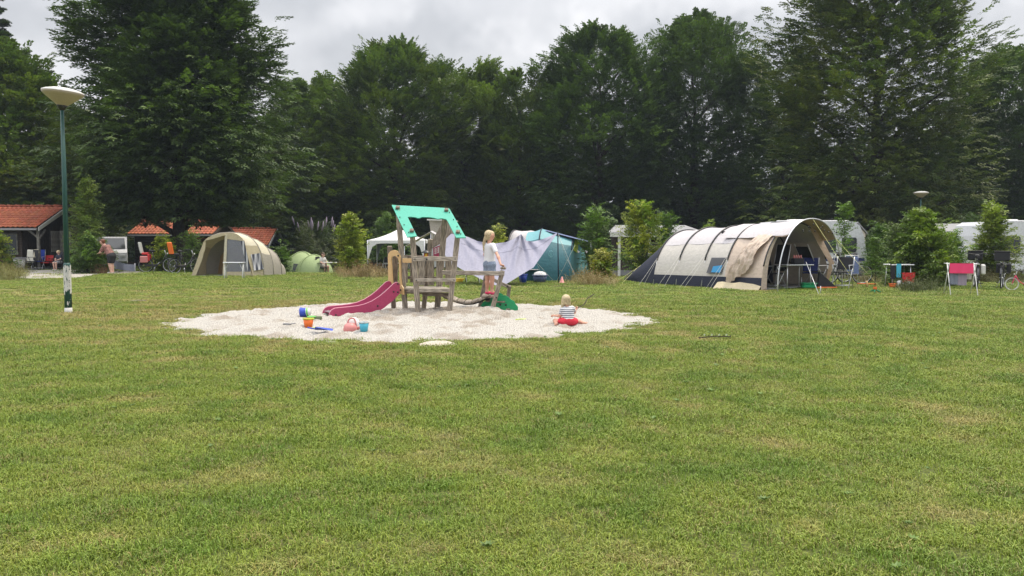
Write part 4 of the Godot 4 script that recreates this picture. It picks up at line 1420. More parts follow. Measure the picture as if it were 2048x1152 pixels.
	for i in 29:
		var v := i / 28.0
		var row := []
		for j in 25:
			var u := j / 24.0
			var jj := lerpf(11.0, lerpf(0.4, 3.4, u), v)
			var j0 := int(jj)
			var uu := lerpf(0.55 - 0.5 * v, 0.97 - 0.3 * v, u)
			var p: Vector3 = hoops[4][j0].lerp(hoops[4][j0 + 1], jj - j0).lerp(hoops[5][j0].lerp(hoops[5][j0 + 1], jj - j0), uu)
			var fold := sin((u * 9.0 - v * 4.2 + 1.2 * fine_noise.get_noise_2d(u * 1.5, v * 1.5)) * PI) * 0.035 * smoothstep(0.0, 0.4, v) + 0.03 * fine_noise.get_noise_2d(u * 2.5, v * 2.5)
			row.append(p - pd * (0.05 + 0.1 * sin(v * PI) + fold) + Vector3(0, fold * 0.4, 0))
		rows.append(row)
	st = begin()
	grid(st, rows)
	partw(o, "gathered_flap", done(st), M.canvas_pink)
	# front corner panel with navy foot and tan mud skirt
	var fn := ax
	var F5: Vector3 = feet[5]
	st = begin()
	var fcol := []
	for j in range(0, 14):
		var p: Vector3 = hoops[5][j]
		fcol.append([p, p + pd * lerpf(0.28, 0.12, j / 13.0)])
	grid(st, fcol)
	partw(o, "front_panel", done(st), M.canvas_pink)
	st = begin()
	rows = []
	for i in 5:
		var row := []
		for j in 9:
			var u := j / 8.0
			var p: Vector3 = gp(1435, 577).lerp(F5 + pd * 0.1, u)
			row.append(p + Vector3(0, 0.2 - 0.05 * i + 0.02 * sin(j * 1.9), 0) - pd * (0.06 * i + 0.02 * sin(j * 2.3)))
		rows.append(row)
	grid(st, rows)
	partw(o, "mud_skirt", done(st), M.tent_beige)
	# inside: bedroom wall, floor, right flap
	st = begin(false)
	plate(st, hoops[3].map(func(p): return p + (hoops[3][18] - p) * 0.04), Vector3.ZERO)
	var iw := partw(o, "inner_wall", done(st), M.canvas_tan)
	for e in [0.28, 0.5, 0.72]:
		var pa: Vector3 = hoops[3][0].lerp(hoops[3][36], e) + ax * 0.06
		st = begin(false)
		plate(st, [pa + Vector3(0, 1.0, 0), pa + pd * 0.16 + Vector3(0, 1.0, 0), pa + pd * 0.05 + Vector3(0, 1.75, 0), pa - pd * 0.12 + Vector3(0, 1.75, 0)], ax * 0.03)
		partw(iw, "inner_strap", done(st), M.black_cloth)
	st = begin(false)
	plate(st, [feet[1] + pd * 0.1, F5 + pd * 0.1, F5 + pd * (W - 0.1), feet[1] + pd * (W - 0.1)].map(func(p): return p + Vector3(0, 0.02, 0)), Vector3(0, 0.012, 0))
	partw(o, "ground_sheet", done(st), M.grey)
	var P1 := gp(1555, 583.6)
	var P2 := P1 + pd * 3.35
	st = begin()
	var R5: Vector3 = hoops[5][36]
	grid(st, [[hoops[5][22], hoops[5][22] + pd * 0.25 + ax * 0.05], [hoops[5][27] - pd * 0.35 + ax * 0.1, hoops[5][27] + ax * 0.12], [R5 + Vector3(0, 0.75, 0) - pd * 0.3 + ax * 0.2, R5 + Vector3(0, 0.75, 0) + ax * 0.2], [R5 - pd * 0.15 + Vector3(0, 0.1, 0), R5 + Vector3(0, 0.1, 0)]])
	partw(o, "front_flap_right", done(st), M.canvas_tan).name = "side_flap"
	# porch canopy
	var porch := arch_pts(P1, P2, 2.1, 36, 0.9)
	rodw(o, "porch_pole", porch, 0.02, M.alu, 7)
	var cr := []
	for k in 9:
		var f := k / 8.0
		var row := []
		for j in range(10, 28):
			var src: Vector3 = hoops[4][j].lerp(hoops[3][j], 0.6) + Vector3(0, 0.05, 0)
			var mid: Vector3 = hoops[5][j] + Vector3(0, 0.06, 0)
			var p: Vector3 = src.lerp(mid, f * 2.0) if f < 0.5 else mid.lerp(porch[j], f * 2.0 - 1.0)
			row.append(p + Vector3(0, -0.035 * absf(sin(f * TAU)) + 0.01 * fine_noise.get_noise_2d(j * 0.6, k * 1.1), 0))
		cr.append(row)
	st = begin()
	grid(st, cr)
	var can := partw(o, "porch_canopy", done(st), M.canvas_white)
	var cr2 := []
	for row in cr.slice(4, 9):
		cr2.append(row.map(func(p): return p + Vector3(0, -0.03, 0)))
	st = begin()
	grid(st, cr2)
	partw(can, "canopy_lining", done(st), M.canvas_tan)
	for lp in [[1606, 460], [1617, 454], [1627, 449], [1607, 464], [1619, 463], [1630, 462], [1641, 457], [1649, 461], [1657, 464], [1665, 466], [1673, 465], [1645, 453]]:
		var q := dp(lp[0], lp[1], (-P1.z - P2.z) * 0.5 - 0.25 + (lp[0] - 1625) * 0.012)
		st = begin()
		lathe(st, [Vector2(0, -0.03), Vector2(0.022, -0.015), Vector2(0.022, 0.012), Vector2(0, 0.03)], 8)
		partw(can, "fairy_light", done(st), M.bolt, Transform3D(Basis(), q))
	# guy lines
	for s in [[1, 9, 1288, 569], [1, 6, 1277, 571], [2, 8, 1315, 573], [2, 6, 1328, 574], [3, 8, 1358, 576.5], [3, 6, 1368, 576], [4, 8, 1411, 578], [4, 6, 1419, 579]]:
		guy(o, hoops[s[0]][s[1]], gp(s[2], s[3]), M.rope)
	guy(o, hoops[0][14] + Vector3(0, 0.6, 0) + ax * 0.6, gp(1230, 565), M.rope_yellow)
	guy(o, hoops[0][12] + Vector3(0, 0.2, 0), gp(1243, 567), M.rope_yellow)
	guy(o, porch[18], gp(1724, 586), M.rope_yellow)
	guy(o, porch[27], gp(1768, 583), M.rope_yellow)
	guy(o, porch[27], gp(1725, 571), M.rope_yellow)
	rodw(o, "door_pole", [gp(1638, 589.5), dp(1612, 524, 23.3)], 0.008, M.alu, 6)
	rodw(o, "tent_peg", [gp(1641, 588) - Vector3(0, 0.02, 0), gp(1641, 588) + Vector3(0, 0.22, 0)], 0.012, M.alu, 6)

	# ---- lavender tarp
	var base := gp(1001, 574)
	o = thing("tarp", "lavender-grey tarp stretched between poles with its corner near the ground", "tarp", base)
	var top := [[872, 468], [894, 466.5], [915, 469], [934, 473], [955, 482], [975, 486], [994, 486.5], [1012, 484], [1028, 478], [1042, 468.5], [1053, 481], [1066, 483], [1080, 480], [1096, 474], [1115.5, 465.5]]
	var bot := [[884, 500], [893, 514], [908, 529], [922, 538], [940, 547], [958, 556], [972, 563], [986, 569], [1001, 573], [1016, 566], [1032, 556], [1048, 546], [1067, 535], [1090, 502], [1115.5, 465.5]]
	rows = []
	for i in 17:
		var v := i / 16.0
		var row := []
		for j in 57:
			var u := j / 56.0 * 14.0
			var k := mini(int(u), 13)
			var fu := u - k
			var tp := Vector2(lerpf(top[k][0], top[k + 1][0], fu), lerpf(top[k][1], top[k + 1][1], fu))
			var bp := Vector2(lerpf(bot[k][0], bot[k + 1][0], fu), lerpf(bot[k][1], bot[k + 1][1], fu))
			var q := tp.lerp(bp, v)
			var r := Vector2(q.x - 1042, q.y - 466)
			var ang := atan2(r.x, r.y + 2.0)
			var wr := 0.16 * sin(ang * 13.0) * exp(-r.length() / 60.0) * smoothstep(0.0, 12.0, r.length())
			var r2 := Vector2(q.x - 905, q.y - 455)
			wr += 0.11 * sin(atan2(r2.x, r2.y) * 20.0) * exp(-absf(q.y - 490.0) / 25.0) * (1.0 if q.x < 985 else 0.0) * smoothstep(920.0, 945.0, q.x) * smoothstep(985.0, 965.0, q.x)
			wr += 0.04 * sin(q.x * 0.45 + q.y * 0.06) * smoothstep(0.25, 0.4, v) * smoothstep(0.8, 0.5, v)
			row.append(dp(q.x, q.y, lerpf(28.0, 26.1, v * (bp.y - 465.0) / 108.0) + wr))
		rows.append(row)
	st = begin()
	grid(st, rows)
	partw(o, "sheet", done(st), M.lavender)
	var seam := []
	for j in range(10, 56):
		seam.append(rows[4][j] + Vector3(0, 0, 0.006))
	rodw(o, "seam", seam, 0.006, M.lavender, 4)
	var rp: Vector3 = rows[0][56]
	rodw(o, "tarp_pole", [Vector3(rp.x + 0.03, gy(rp.x, rp.z) - 0.03, rp.z + 0.02), rp + Vector3(0, 0.04, 0)], 0.02, M.navy, 7)
	var mp: Vector3 = rows[0][36]
	rodw(o, "tarp_pole", [Vector3(mp.x, gy(mp.x, mp.z) - 0.03, mp.z - 0.05), mp + Vector3(0, 0.02, -0.02)], 0.018, M.alu, 7)
	var lp0: Vector3 = rows[0][4]
	rodw(o, "tarp_pole", [Vector3(lp0.x, gy(lp0.x, lp0.z - 0.1) - 0.03, lp0.z - 0.1), lp0 + Vector3(0, 0.02, -0.02)], 0.018, M.alu, 7)
	guy(o, rp, gp(1157, 567), M.rope)
	guy(o, rp, gp(1146, 560), M.rope)
	guy(o, rows[12][48], gp(1113, 568), M.rope)
	guy(o, rows[12][48], gp(1093, 565), M.rope)
	guy(o, gp(1111, 567), dp(1150, 490, 27.6), M.rope)
	guy(o, dp(1135, 519, 27.6), gp(1158, 567.5), M.rope)

	# ---- teal tunnel tent behind the tarp
	var t0 := gp(1050, 564)
	o = thing("tunnel_tent", "teal tunnel tent with lime green arch and round emblem", "tent", t0)
	hoops = []
	for s in [[1046, 564, 1.75, 0.45], [1075, 564, 1.88, 0.45], [1142, 563, 1.55, 0.45], [1168, 559, 1.05, 0.3], [1182, 556, 0.35, 0.1]]:
		var a := gp(s[0], s[1]) + Vector3(0, 0, -0.35)
		hoops.append(arch_pts(a, a + Vector3(s[3], 0, -2.8), s[2], 20, 1.0))
	loft(o, "roof_panel", hoops, 0, 1, 6, 14, M.teal_light, 0.03)
	loft(o, "side_wall", hoops, 0, 1, 0, 6, M.teal, 0.03)
	loft(o, "rear_wall", hoops, 0, 1, 14, 20, M.teal, 0.03)
	loft(o, "roof_panel", hoops, 1, 2, 6, 14, M.teal_light, 0.03)
	loft(o, "side_wall", hoops, 1, 2, 0, 6, M.teal, 0.03)
	loft(o, "rear_wall", hoops, 1, 2, 14, 20, M.teal, 0.03)
	loft(o, "end_section", hoops, 2, 4, 0, 20, M.teal_light, 0.02)
	rodw(o, "tent_pole", hoops[1].slice(4, 17).map(func(p): return p + Vector3(0, 0.012, 0)), 0.022, M.navy, 6)
	rodw(o, "tent_pole", hoops[2].slice(5, 17).map(func(p): return p + Vector3(0, 0.012, 0)), 0.022, M.navy, 6)
	st = begin()
	var arcr := []
	for j in range(5, 14):
		arcr.append([hoops[2][j].lerp(hoops[3][j], 0.1) + Vector3(0.03, 0.03, 0.03), hoops[2][j].lerp(hoops[3][j], 0.42) + Vector3(0.03, 0.03, 0.03)])
	grid(st, arcr)
	partw(o, "lime_arch", done(st), M.lime)
	for e in [[1157, 503], [1173, 503]]:
		st = begin(false)
		var q := dp(e[0], e[1], 27.2)
		plate(st, [q + Vector3(-0.05, 0.05, 0), q + Vector3(0.05, -0.01, 0), q + Vector3(-0.01, -0.05, 0)], Vector3(0, 0, 0.03))
		partw(o, "vent_flap", done(st), M.canvas_white)
	# emblem: ring with a lantern shape
	var en := Vector3(0, 0.25, 1).normalized()
	var ep: Vector3 = hoops[1][4].lerp(hoops[2][4], 0.42)
	var ec := dp(1102, 508, -ep.z - 0.22)
	var em := Node3D.new()
	em.name = "emblem"
	o.add_child(em)
	em.position = ec - o.position
	var ring := []
	for k in 24:
		ring.append(Vector3(cos(TAU * k / 24) * 0.085, sin(TAU * k / 24) * 0.105, 0))
	st = begin()
	tube(st, ring, 0.011, 5, false, true)
	part(em, "ring", done(st), M.teal_light)
	st = begin(false)
	plate(st, [Vector3(-0.045, -0.06, 0), Vector3(0.045, -0.06, 0), Vector3(0.035, 0.0, 0), Vector3(0.03, 0.045, 0), Vector3(0, 0.07, 0), Vector3(-0.03, 0.045, 0), Vector3(-0.035, 0.0, 0)], Vector3(0, 0, 0.008))
	part(em, "lantern_mark", done(st), M.teal_light)
	# blue tarp roof over the teal tent
	st = begin()
	rows = []
	for i in 6:
		var row := []
		for j in 9:
			var u := j / 8.0
			var v := i / 5.0
			row.append(Vector3(-0.15 + u * 1.6, 0.06 - 0.01 * i + 0.08 * sin(v * PI) - 0.42 * u, -0.3 - v * 1.9))
		rows.append(row)
	grid(st, rows)
	var bt := dp(1100, 458, 30.0)
	var tb := thing("blue_tarp", "blue tarp laid over the roof of the teal tent", "tarp", bt + Vector3(0, -0.12, 0))
	part(tb, "sheet", done(st), M.tarp_blue)
	rodw(tb, "pole", [Vector3(bt.x + 1.6, gy(bt.x + 1.6, bt.z - 1.2), bt.z - 1.2), bt + Vector3(1.6, -0.42, -1.2)], 0.018, M.alu)
	rodw(tb, "pole", [Vector3(bt.x - 0.2, gy(bt.x - 0.2, bt.z - 1.25), bt.z - 1.25), bt + Vector3(-0.2, 0.0, -1.25)], 0.018, M.alu)

	# ---- cream hoop tent behind
	var w0 := gd(1012, 32.5)
	o = thing("tunnel_tent", "cream hoop tent with dark mesh front behind the lavender tarp", "tent", w0)
	hoops = []
	for s in [[1012, 32.0, 1.85], [1045, 32.6, 1.85], [1090, 33.4, 1.8]]:
		var a := gd(s[0], s[1])
		hoops.append(arch_pts(a, a + Vector3(0.75, 0, -2.6), s[2], 20, 0.85))
	loft(o, "roof_panel", hoops, 0, 2, 4, 16, M.canvas_white, 0.03)
	loft(o, "side_wall", hoops, 0, 2, 0, 4, M.canvas_grey, 0.03)
	loft(o, "rear_wall", hoops, 0, 2, 16, 20, M.canvas_grey, 0.03)
	rodw(o, "tent_pole", hoops[0].map(func(p): return p + Vector3(0, 0.01, 0)), 0.03, M.black_metal, 6)
	st = begin(false)
	plate(st, hoops[0].map(func(p): return p + Vector3(0.06, -0.04, 0)), Vector3.ZERO)
	partw(o, "mesh_front", done(st), M.grey)

	# ---- white gazebo behind the playground
	var gz := gd(800, 45.0)
	o = thing("party_gazebo", "white peaked gazebo with grey inside behind the playhouse", "gazebo", gz)
	var gh := 1.5
	var yE := 1.95
	for s in [[-1, -1], [1, -1], [1, 1], [-1, 1]]:
		rod(o, "leg", [Vector3(s[0] * gh, 0, s[1] * gh), Vector3(s[0] * gh, yE, s[1] * gh)], 0.03, M.alu, 7)
	var cor := [Vector3(-gh, yE, gh), Vector3(gh, yE, gh), Vector3(gh, yE, -gh), Vector3(-gh, yE, -gh)]
	for k in 4:
		var a: Vector3 = cor[k]
		var b: Vector3 = cor[(k + 1) % 4]
		rows = []
		for i in 7:
			var v := i / 6.0
			var row := []
			for j in 9:
				var u := j / 8.0
				var e := a.lerp(b, u)
				var p := e.lerp(Vector3(0, 2.62, 0), v)
				p.y -= 0.16 * sin(v * PI * 0.9) * 0.6
				row.append(p)
			rows.append(row)
		st = begin()
		grid(st, rows)
		part(o, "canopy", done(st), M.white)
		rows = []
		var row0 := []
		var row1 := []
		for j in 13:
			var u := j / 12.0
			var e := a.lerp(b, u)
			row0.append(e)
			row1.append(e + Vector3(0, -0.16 - 0.95 * pow(absf(u - 0.5) * 2.0, 9.0), 0))
		st = begin()
		grid(st, [row0, row1])
		part(o, "valance", done(st), M.grey_blue if k == 2 else M.white)

	# ---- grey camper with pop-up roof
	var pu := gd(885, 46.0)
	o = thing("folding_camper", "grey canvas folding camper with arched window behind the playhouse", "camper", pu)
	extrude("cabin", o, [Vector2(-0.75, 0.5), Vector2(0.75, 0.5), Vector2(0.75, 1.95), Vector2(-0.75, 1.95)], -2.0, 0.0, M.caravan)
	extrude("canvas_top", o, [Vector2(-0.6, 1.95), Vector2(0.7, 1.95), Vector2(0.65, 3.05), Vector2(-0.75, 3.12)], -1.9, -0.1, M.tent_stone)
	extrude("roof", o, [Vector2(-0.85, 3.1), Vector2(0.75, 3.05), Vector2(0.75, 3.12), Vector2(-0.85, 3.17)], -2.0, 0.05, M.offwhite)
	var aw := [Vector2(-0.25, 2.1), Vector2(0.6, 2.1)]
	for k in 9:
		aw.append(Vector2(0.175 + cos(PI * k / 8) * 0.425, 2.2 + sin(PI * k / 8) * 0.42))
	extrude("window", o, aw, -0.1, -0.07, M.grey_blue)
	for x in [-0.35, 0.4]:
		var s6 := begin()
		var pp := []
		for k in 18:
			pp.append(Vector3(x + cos(TAU * k / 18) * 0.22, 0.3 + sin(TAU * k / 18) * 0.22, -0.2))
		tube(s6, pp, 0.09, 7, false, true)
		part(o, "wheel", done(s6), M.rubber)
	# ---- small peaked tarp by the playhouse
	var sp := gd(862, 40.0)
	o = thing("tarp_shelter", "small peaked grey-white shelter cloth left of the big tarp", "shelter", sp)
	for s in [-1.0, 1.0]:
		rows = []
		for i in 4:
			var row := []
			for j in 7:
				var u := j / 6.0
				row.append(Vector3(s * i * 0.42 + 0.05, 2.05 - i * 0.24 + 0.05 * sin(u * PI), 0.6 - u * 1.6))
			rows.append(row)
		st = begin()
		grid(st, rows)
		part(o, "cloth", done(st), M.canvas_white)
		rod(o, "pole", [Vector3(s * 1.26 + 0.05, 0, 0.55), Vector3(s * 1.26 + 0.05, 1.35, 0.55)], 0.018, M.alu)
	rod(o, "pole", [Vector3(0.05, 0, 0.55), Vector3(0.05, 2.06, 0.55)], 0.02, M.alu)
	rod(o, "pole", [Vector3(0.05, 0, -0.95), Vector3(0.05, 2.06, -0.95)], 0.02, M.alu)

	# ---- two small pale green dome tents
	for s in [[605, 44.0, 0.95, 1.25, "pale green dome tent with dark mesh doorway"], [628, 43.0, 0.85, 1.05, "pale green dome tent without doorway facing the lawn"]]:
		var dpos := gd(s[0], s[1])
		o = thing("dome_tent", s[4], "tent", dpos)
		rows = []
		for i in 9:
			var v := i / 8.0 * PI * 0.5
			var row := []
			for j in 25:
				var t := TAU * j / 24
				var rr: float = s[2] * cos(v)
				row.append(Vector3(cos(t) * rr * 1.15, 0.02 + sin(v) * s[3], sin(t) * rr))
			rows.append(row)
		st = begin()
		grid(st, rows)
		part(o, "flysheet", done(st), M.dome_green)
		for k in 2:
			var pl := []
			for i in 17:
				var t2 := PI * i / 16
				var aa := 0.7 + k * 1.57
				pl.append(Vector3(cos(aa) * cos(t2) * s[2] * 1.17, 0.03 + sin(t2) * s[3] * 1.02, sin(aa) * cos(t2) * s[2] * 1.02))
			rod(o, "pole_sleeve", pl, 0.02, M.dome_green, 6)
		if s[0] == 605:
			st = begin(false)
			plate(st, [Vector3(-0.35, 0.05, 0.93), Vector3(0.2, 0.05, 0.96), Vector3(0.15, 0.65, 0.83), Vector3(-0.25, 0.68, 0.8)], Vector3(0, 0, 0.03))
			part(o, "mesh_door", done(st), M.mesh_dark)
	# ---- grey cloth windbreak and blue sheet on the left by the woman
	var wb := gp(250, 543)
	o = thing("windbreak", "grey cloth windbreak sagging behind the bending woman", "windbreak", wb)
	rows = []
	for i in 6:
		var row := []
		for j in 11:
			var u := j / 10.0
			var v := i / 5.0
			row.append(dp(lerpf(227, 270, u), lerpf(lerpf(519, 529, u) + 3.0 * sin(u * PI), lerpf(536, 543, pow(u, 0.6)), v), 36.6 + 0.1 * sin(u * 9.0)))
		rows.append(row)
	st = begin()
	grid(st, rows)
	partw(o, "cloth", done(st), M.grey_blue)
	for e in [rows[0][0], rows[0][10]]:
		rodw(o, "stake", [Vector3(e.x, gy(e.x, e.z) - 0.05, e.z), e + Vector3(0, 0.05, 0)], 0.015, M.alu)

# ================================================================ shrubs
func make_shrubs() -> void:
	var B1 := spray(11, 18, 0.4, 0.085, 1.5, 0.7)
	var B2 := spray(12, 15, 0.38, 0.105, 1.5, 0.7)
	var B3 := spray(13, 18, 0.4, 0.065, 1.4, 0.7)
	var bright := Color(0.145, 0.246, 0.045)
	var yellow := Color(0.400, 0.420, 0.053)
	var mid := Color(0.093, 0.162, 0.038)
	var dark := Color(0.060, 0.102, 0.033)
	var L := [
		# label, cat, px, py or depth, height, radius, stems, prof, clumps, per, col, alt, mesh, extras
		["young birch bush with light small leaves behind the lamp post", gd(176, 37.0), 4.15, 1.1, 1, 1, 70, 25, Color(0.128, 0.204, 0.045), Color(0.255, 0.323, 0.075), B3, {"lo": 0.05, "trunk": 0.05, "rise": 0.6, "rough": 0.7}],
		["dense green bush at the foot of the young birch", gd(184, 36.0), 1.5, 0.85, 6, 2, 34, 24, mid, bright, B1, {}],
		["leafy light green shrub at the left edge by the tall grass", gd(2, 37.0), 1.6, 0.7, 6, 2, 20, 14, bright, yellow, B2, {}],
		["broad-leaved bright bush between the two child-seat bicycles", gd(327, 38.5), 1.55, 0.75, 6, 2, 24, 19, bright, yellow, B2, {}],
		["small-leaved pale bush left of the beige tent", gd(385, 38.0), 1.85, 0.55, 5, 4, 18, 18, Color(0.153, 0.221, 0.075), bright, B3, {}],
		["bush growing behind the right end of the beige tent", gd(565, 40.0), 1.3, 0.5, 5, 2, 14, 15, mid, bright, B1, {}],
		["big dark butterfly bush with upright flower spikes", gd(635, 49.0), 3.1, 1.9, 8, 2, 46, 27, Color(0.085, 0.128, 0.053), Color(0.145, 0.170, 0.090), B3, {"rise": 0.9, "rough": 0.5}],
		["yellow-green shrub with tall russet shoots beside the dry grass", gd(702, 38.0), 2.6, 0.78, 7, 4, 44, 24, Color(0.272, 0.357, 0.045), yellow, B2, {"rough": 0.7, "fpow": 1.2}],
		["dark bush behind the white gazebo", gd(775, 53.0), 3.6, 1.5, 7, 2, 34, 24, mid, bright, B1, {}],
		["slender sapling with upright leaves behind the standing girl", gd(996, 33.0), 2.0, 0.22, 1, 4, 9, 9, bright, yellow, B1, {"lo": 0.3, "trunk": 0.02}],
		["tall light birch bush right of the teal tent", gd(1192, 30.0), 2.55, 0.62, 5, 4, 34, 20, Color(0.145, 0.238, 0.060), bright, B3, {"rise": 0.7}],
		["low yellowing bush in front of the teal tent", gd(1206, 29.0), 0.95, 0.42, 5, 2, 16, 15, bright, Color(0.400, 0.374, 0.075), B2, {}],
		["tall leafy bush behind the navy end of the tunnel tent", gd(1282, 33.0), 3.0, 1.0, 7, 4, 46, 25, bright, yellow, B1, {"rise": 0.6, "rough": 0.6}],
		["loose bush with long shoots left of the tunnel tent peak", gd(1330, 34.5), 2.8, 0.65, 5, 4, 26, 16, mid, bright, B1, {"rise": 0.8, "rough": 0.8}],
		["bush tip showing above the cream roof of the tunnel tent", gd(1415, 36.0), 2.6, 0.4, 4, 4, 14, 14, bright, yellow, B2, {"rise": 0.7}],
		["spindly sapling in front of the blue-striped caravan", gd(1688, 32.0), 3.0, 0.55, 1, 4, 17, 8, bright, bright, B1, {"lo": 0.25, "trunk": 0.025}],
		["dark bush between the cream shed and the wide bush", gd(1757, 34.0), 2.1, 0.7, 6, 2, 30, 21, dark, mid, B1, {}],
		["wide hazel-like bush behind the clothes table and footballs", gd(1838, 26.5), 2.2, 1.2, 9, 2, 74, 30, Color(0.111, 0.187, 0.038), Color(0.221, 0.289, 0.053), B1, {"rough": 0.35, "lo": 0.05}],
		["pale small-leaved bush behind the drying rack", gd(1900, 29.0), 1.5, 0.6, 6, 2, 26, 21, mid, bright, B1, {}],
		["round yellow-topped bush in front of the grey caravan", gd(1982, 30.0), 2.65, 0.85, 6, 4, 40, 20, Color(0.128, 0.187, 0.045), Color(0.289, 0.340, 0.060), B2, {"rise": 0.8}],
		["dark tree with drooping leaves beside the far mobile home", gd(1935, 46.0), 3.3, 1.2, 6, 2, 30, 21, dark, mid, B1, {}]]
	var k := 0
	for s in L:
		k += 1
		var p := {"seed": 300 + k, "h": s[2], "r": s[3], "lo": 0.06, "stems": s[4], "prof": s[5], "clumps": s[6], "per": s[7], "col": s[8], "alt": s[9], "mesh": s[10], "size": 1.0, "low": 0.05, "trunk": 0.02, "branches": 8, "clump_r": 0.36, "rise": 0.5, "flat": 0.5, "inner": 0.1, "rough": 0.75}
		p.merge(s[11], true)
		var o := plant("birch_bush" if k == 1 else "bush", s[0], "bush", s[1], p, "bushes around the camping pitches")
		if k == 7:   # flower spikes
			var rng := RandomNumberGenerator.new()
			rng.seed = 4
			for i in 16:
				var a := rng.randf() * TAU
				var q := Vector3(cos(a) * rng.randf_range(0.2, 1.5), rng.randf_range(2.2, 2.9), sin(a) * 0.8 + 0.5)
				rod(o, "flower_spike", [q, q + Vector3(cos(a) * 0.1, 0.3, 0.02), q + Vector3(cos(a) * 0.16, 0.55, 0.03)], [0.02, 0.06, 0.012], M.mauve, 6)
	# staked sapling on the lawn
	var sp := gp(1750, 585)
	var o2 := plant("staked_sapling", "tiny dark sapling in a green and orange ground stake on the lawn", "sapling", sp, {"seed": 41, "h": 1.55, "r": 0.3, "lo": 0.3, "stems": 1, "prof": 1, "clumps": 16, "per": 12, "col": mid, "alt": bright, "mesh": B3, "size": 0.7, "trunk": 0.014, "branches": 6, "rise": 0.4})
	rod(o2, "stake_cap", [Vector3(0, 0.08, 0), Vector3(0, 0.16, 0)], 0.05, M.orange, 8)
	for a in 3:
		rod(o2, "stake_leg", [Vector3(0, 0.1, 0), Vector3(cos(a * 2.1) * 0.17, 0.0, sin(a * 2.1) * 0.17)], 0.022, M.hedge_green, 6)

# ================================================================ lamp posts
func lamp_post(label: String, at: Vector3, H: float, peeled: bool, tilt: float) -> void:
	var o := thing("lamp_post", label, "lamp post", at, 0.0, "saucer lamp posts on the camp site")
	if peeled:
		rod(o, "footing", [Vector3(0, -0.05, 0), Vector3(0, 0.11, 0)], [0.078, 0.07], M.offwhite, 18)
		rod(o, "pole_base", [Vector3(0, 0.1, 0), Vector3(0, 0.98, 0), Vector3(0, 1.02, 0)], [0.07, 0.068, 0.054], M.pole_green, 18)
		# flaking white paint: raised ragged flakes round the base
		var st := begin()
		var n := FastNoiseLite.new()
		n.seed = 6
		n.frequency = 0.09
		n.fractal_octaves = 3
		for j in 64:
			var y := 0.12 + j * 0.0135
			for k in 60:
				var t := TAU * (k + 0.5) / 60
				var v := n.get_noise_3d(cos(t) * 16.0, y * 75.0, sin(t) * 16.0)
				var w := smoothstep(0.36, 0.48, y) * smoothstep(1.0, 0.92, y)
				if v + (w - 0.5) * 0.75 > 0.06:
					var t0 := TAU * k / 60.0
					var t1 := TAU * (k + 1) / 60.0
					quad(st, Vector3(cos(t0), y / 0.0703, sin(t0)) * 0.0703, Vector3(cos(t1), y / 0.0703, sin(t1)) * 0.0703, Vector3(cos(t1), (y + 0.0135) / 0.0703, sin(t1)) * 0.0703, Vector3(cos(t0), (y + 0.0135) / 0.0703, sin(t0)) * 0.0703)
		part(o, "paint_flakes", done(st), M.offwhite)
	else:
		rod(o, "pole_base", [Vector3(0, -0.05, 0), Vector3(0, 1.0, 0), Vector3(0, 1.02, 0)], [0.07, 0.068, 0.054], M.pole_green, 12)
	rod(o, "pole", [Vector3(0, 1.0, 0), Vector3(0, H - 0.42, 0)], [0.054, 0.034], M.pole_green, 16)
	var head := Node3D.new()
	head.name = "lamp_head"
	o.add_child(head)
	head.position = Vector3(0, H - 0.42, 0)
	head.rotation.z = tilt
	var st2 := begin()
	lathe(st2, [Vector2(0.034, -0.03), Vector2(0.05, -0.02), Vector2(0.095, 0.05), Vector2(0.1, 0.07), Vector2(0.0, 0.071)], 20)
	part(head, "collar", done(st2), M.black_metal)
	st2 = begin()
	lathe(st2, [Vector2(0.098, 0.07), Vector2(0.2, 0.15), Vector2(0.33, 0.25), Vector2(0.372, 0.285), Vector2(0.385, 0.31), Vector2(0.38, 0.33)], 36)
	part(head, "bowl", done(st2), M.lamp_bowl)
	st2 = begin()
	lathe(st2, [Vector2(0.39, 0.325), Vector2(0.385, 0.345), Vector2(0.33, 0.37), Vector2(0.2, 0.405), Vector2(0.08, 0.418), Vector2(0.0, 0.42)], 36)
	part(head, "lid", done(st2), M.offwhite)
	st2 = begin()
	lathe(st2, [Vector2(0.075, 0.07), Vector2(0.075, 0.2), Vector2(0.06, 0.32)], 14)
	part(head, "lamp_holder", done(st2), M.lamp_bowl)

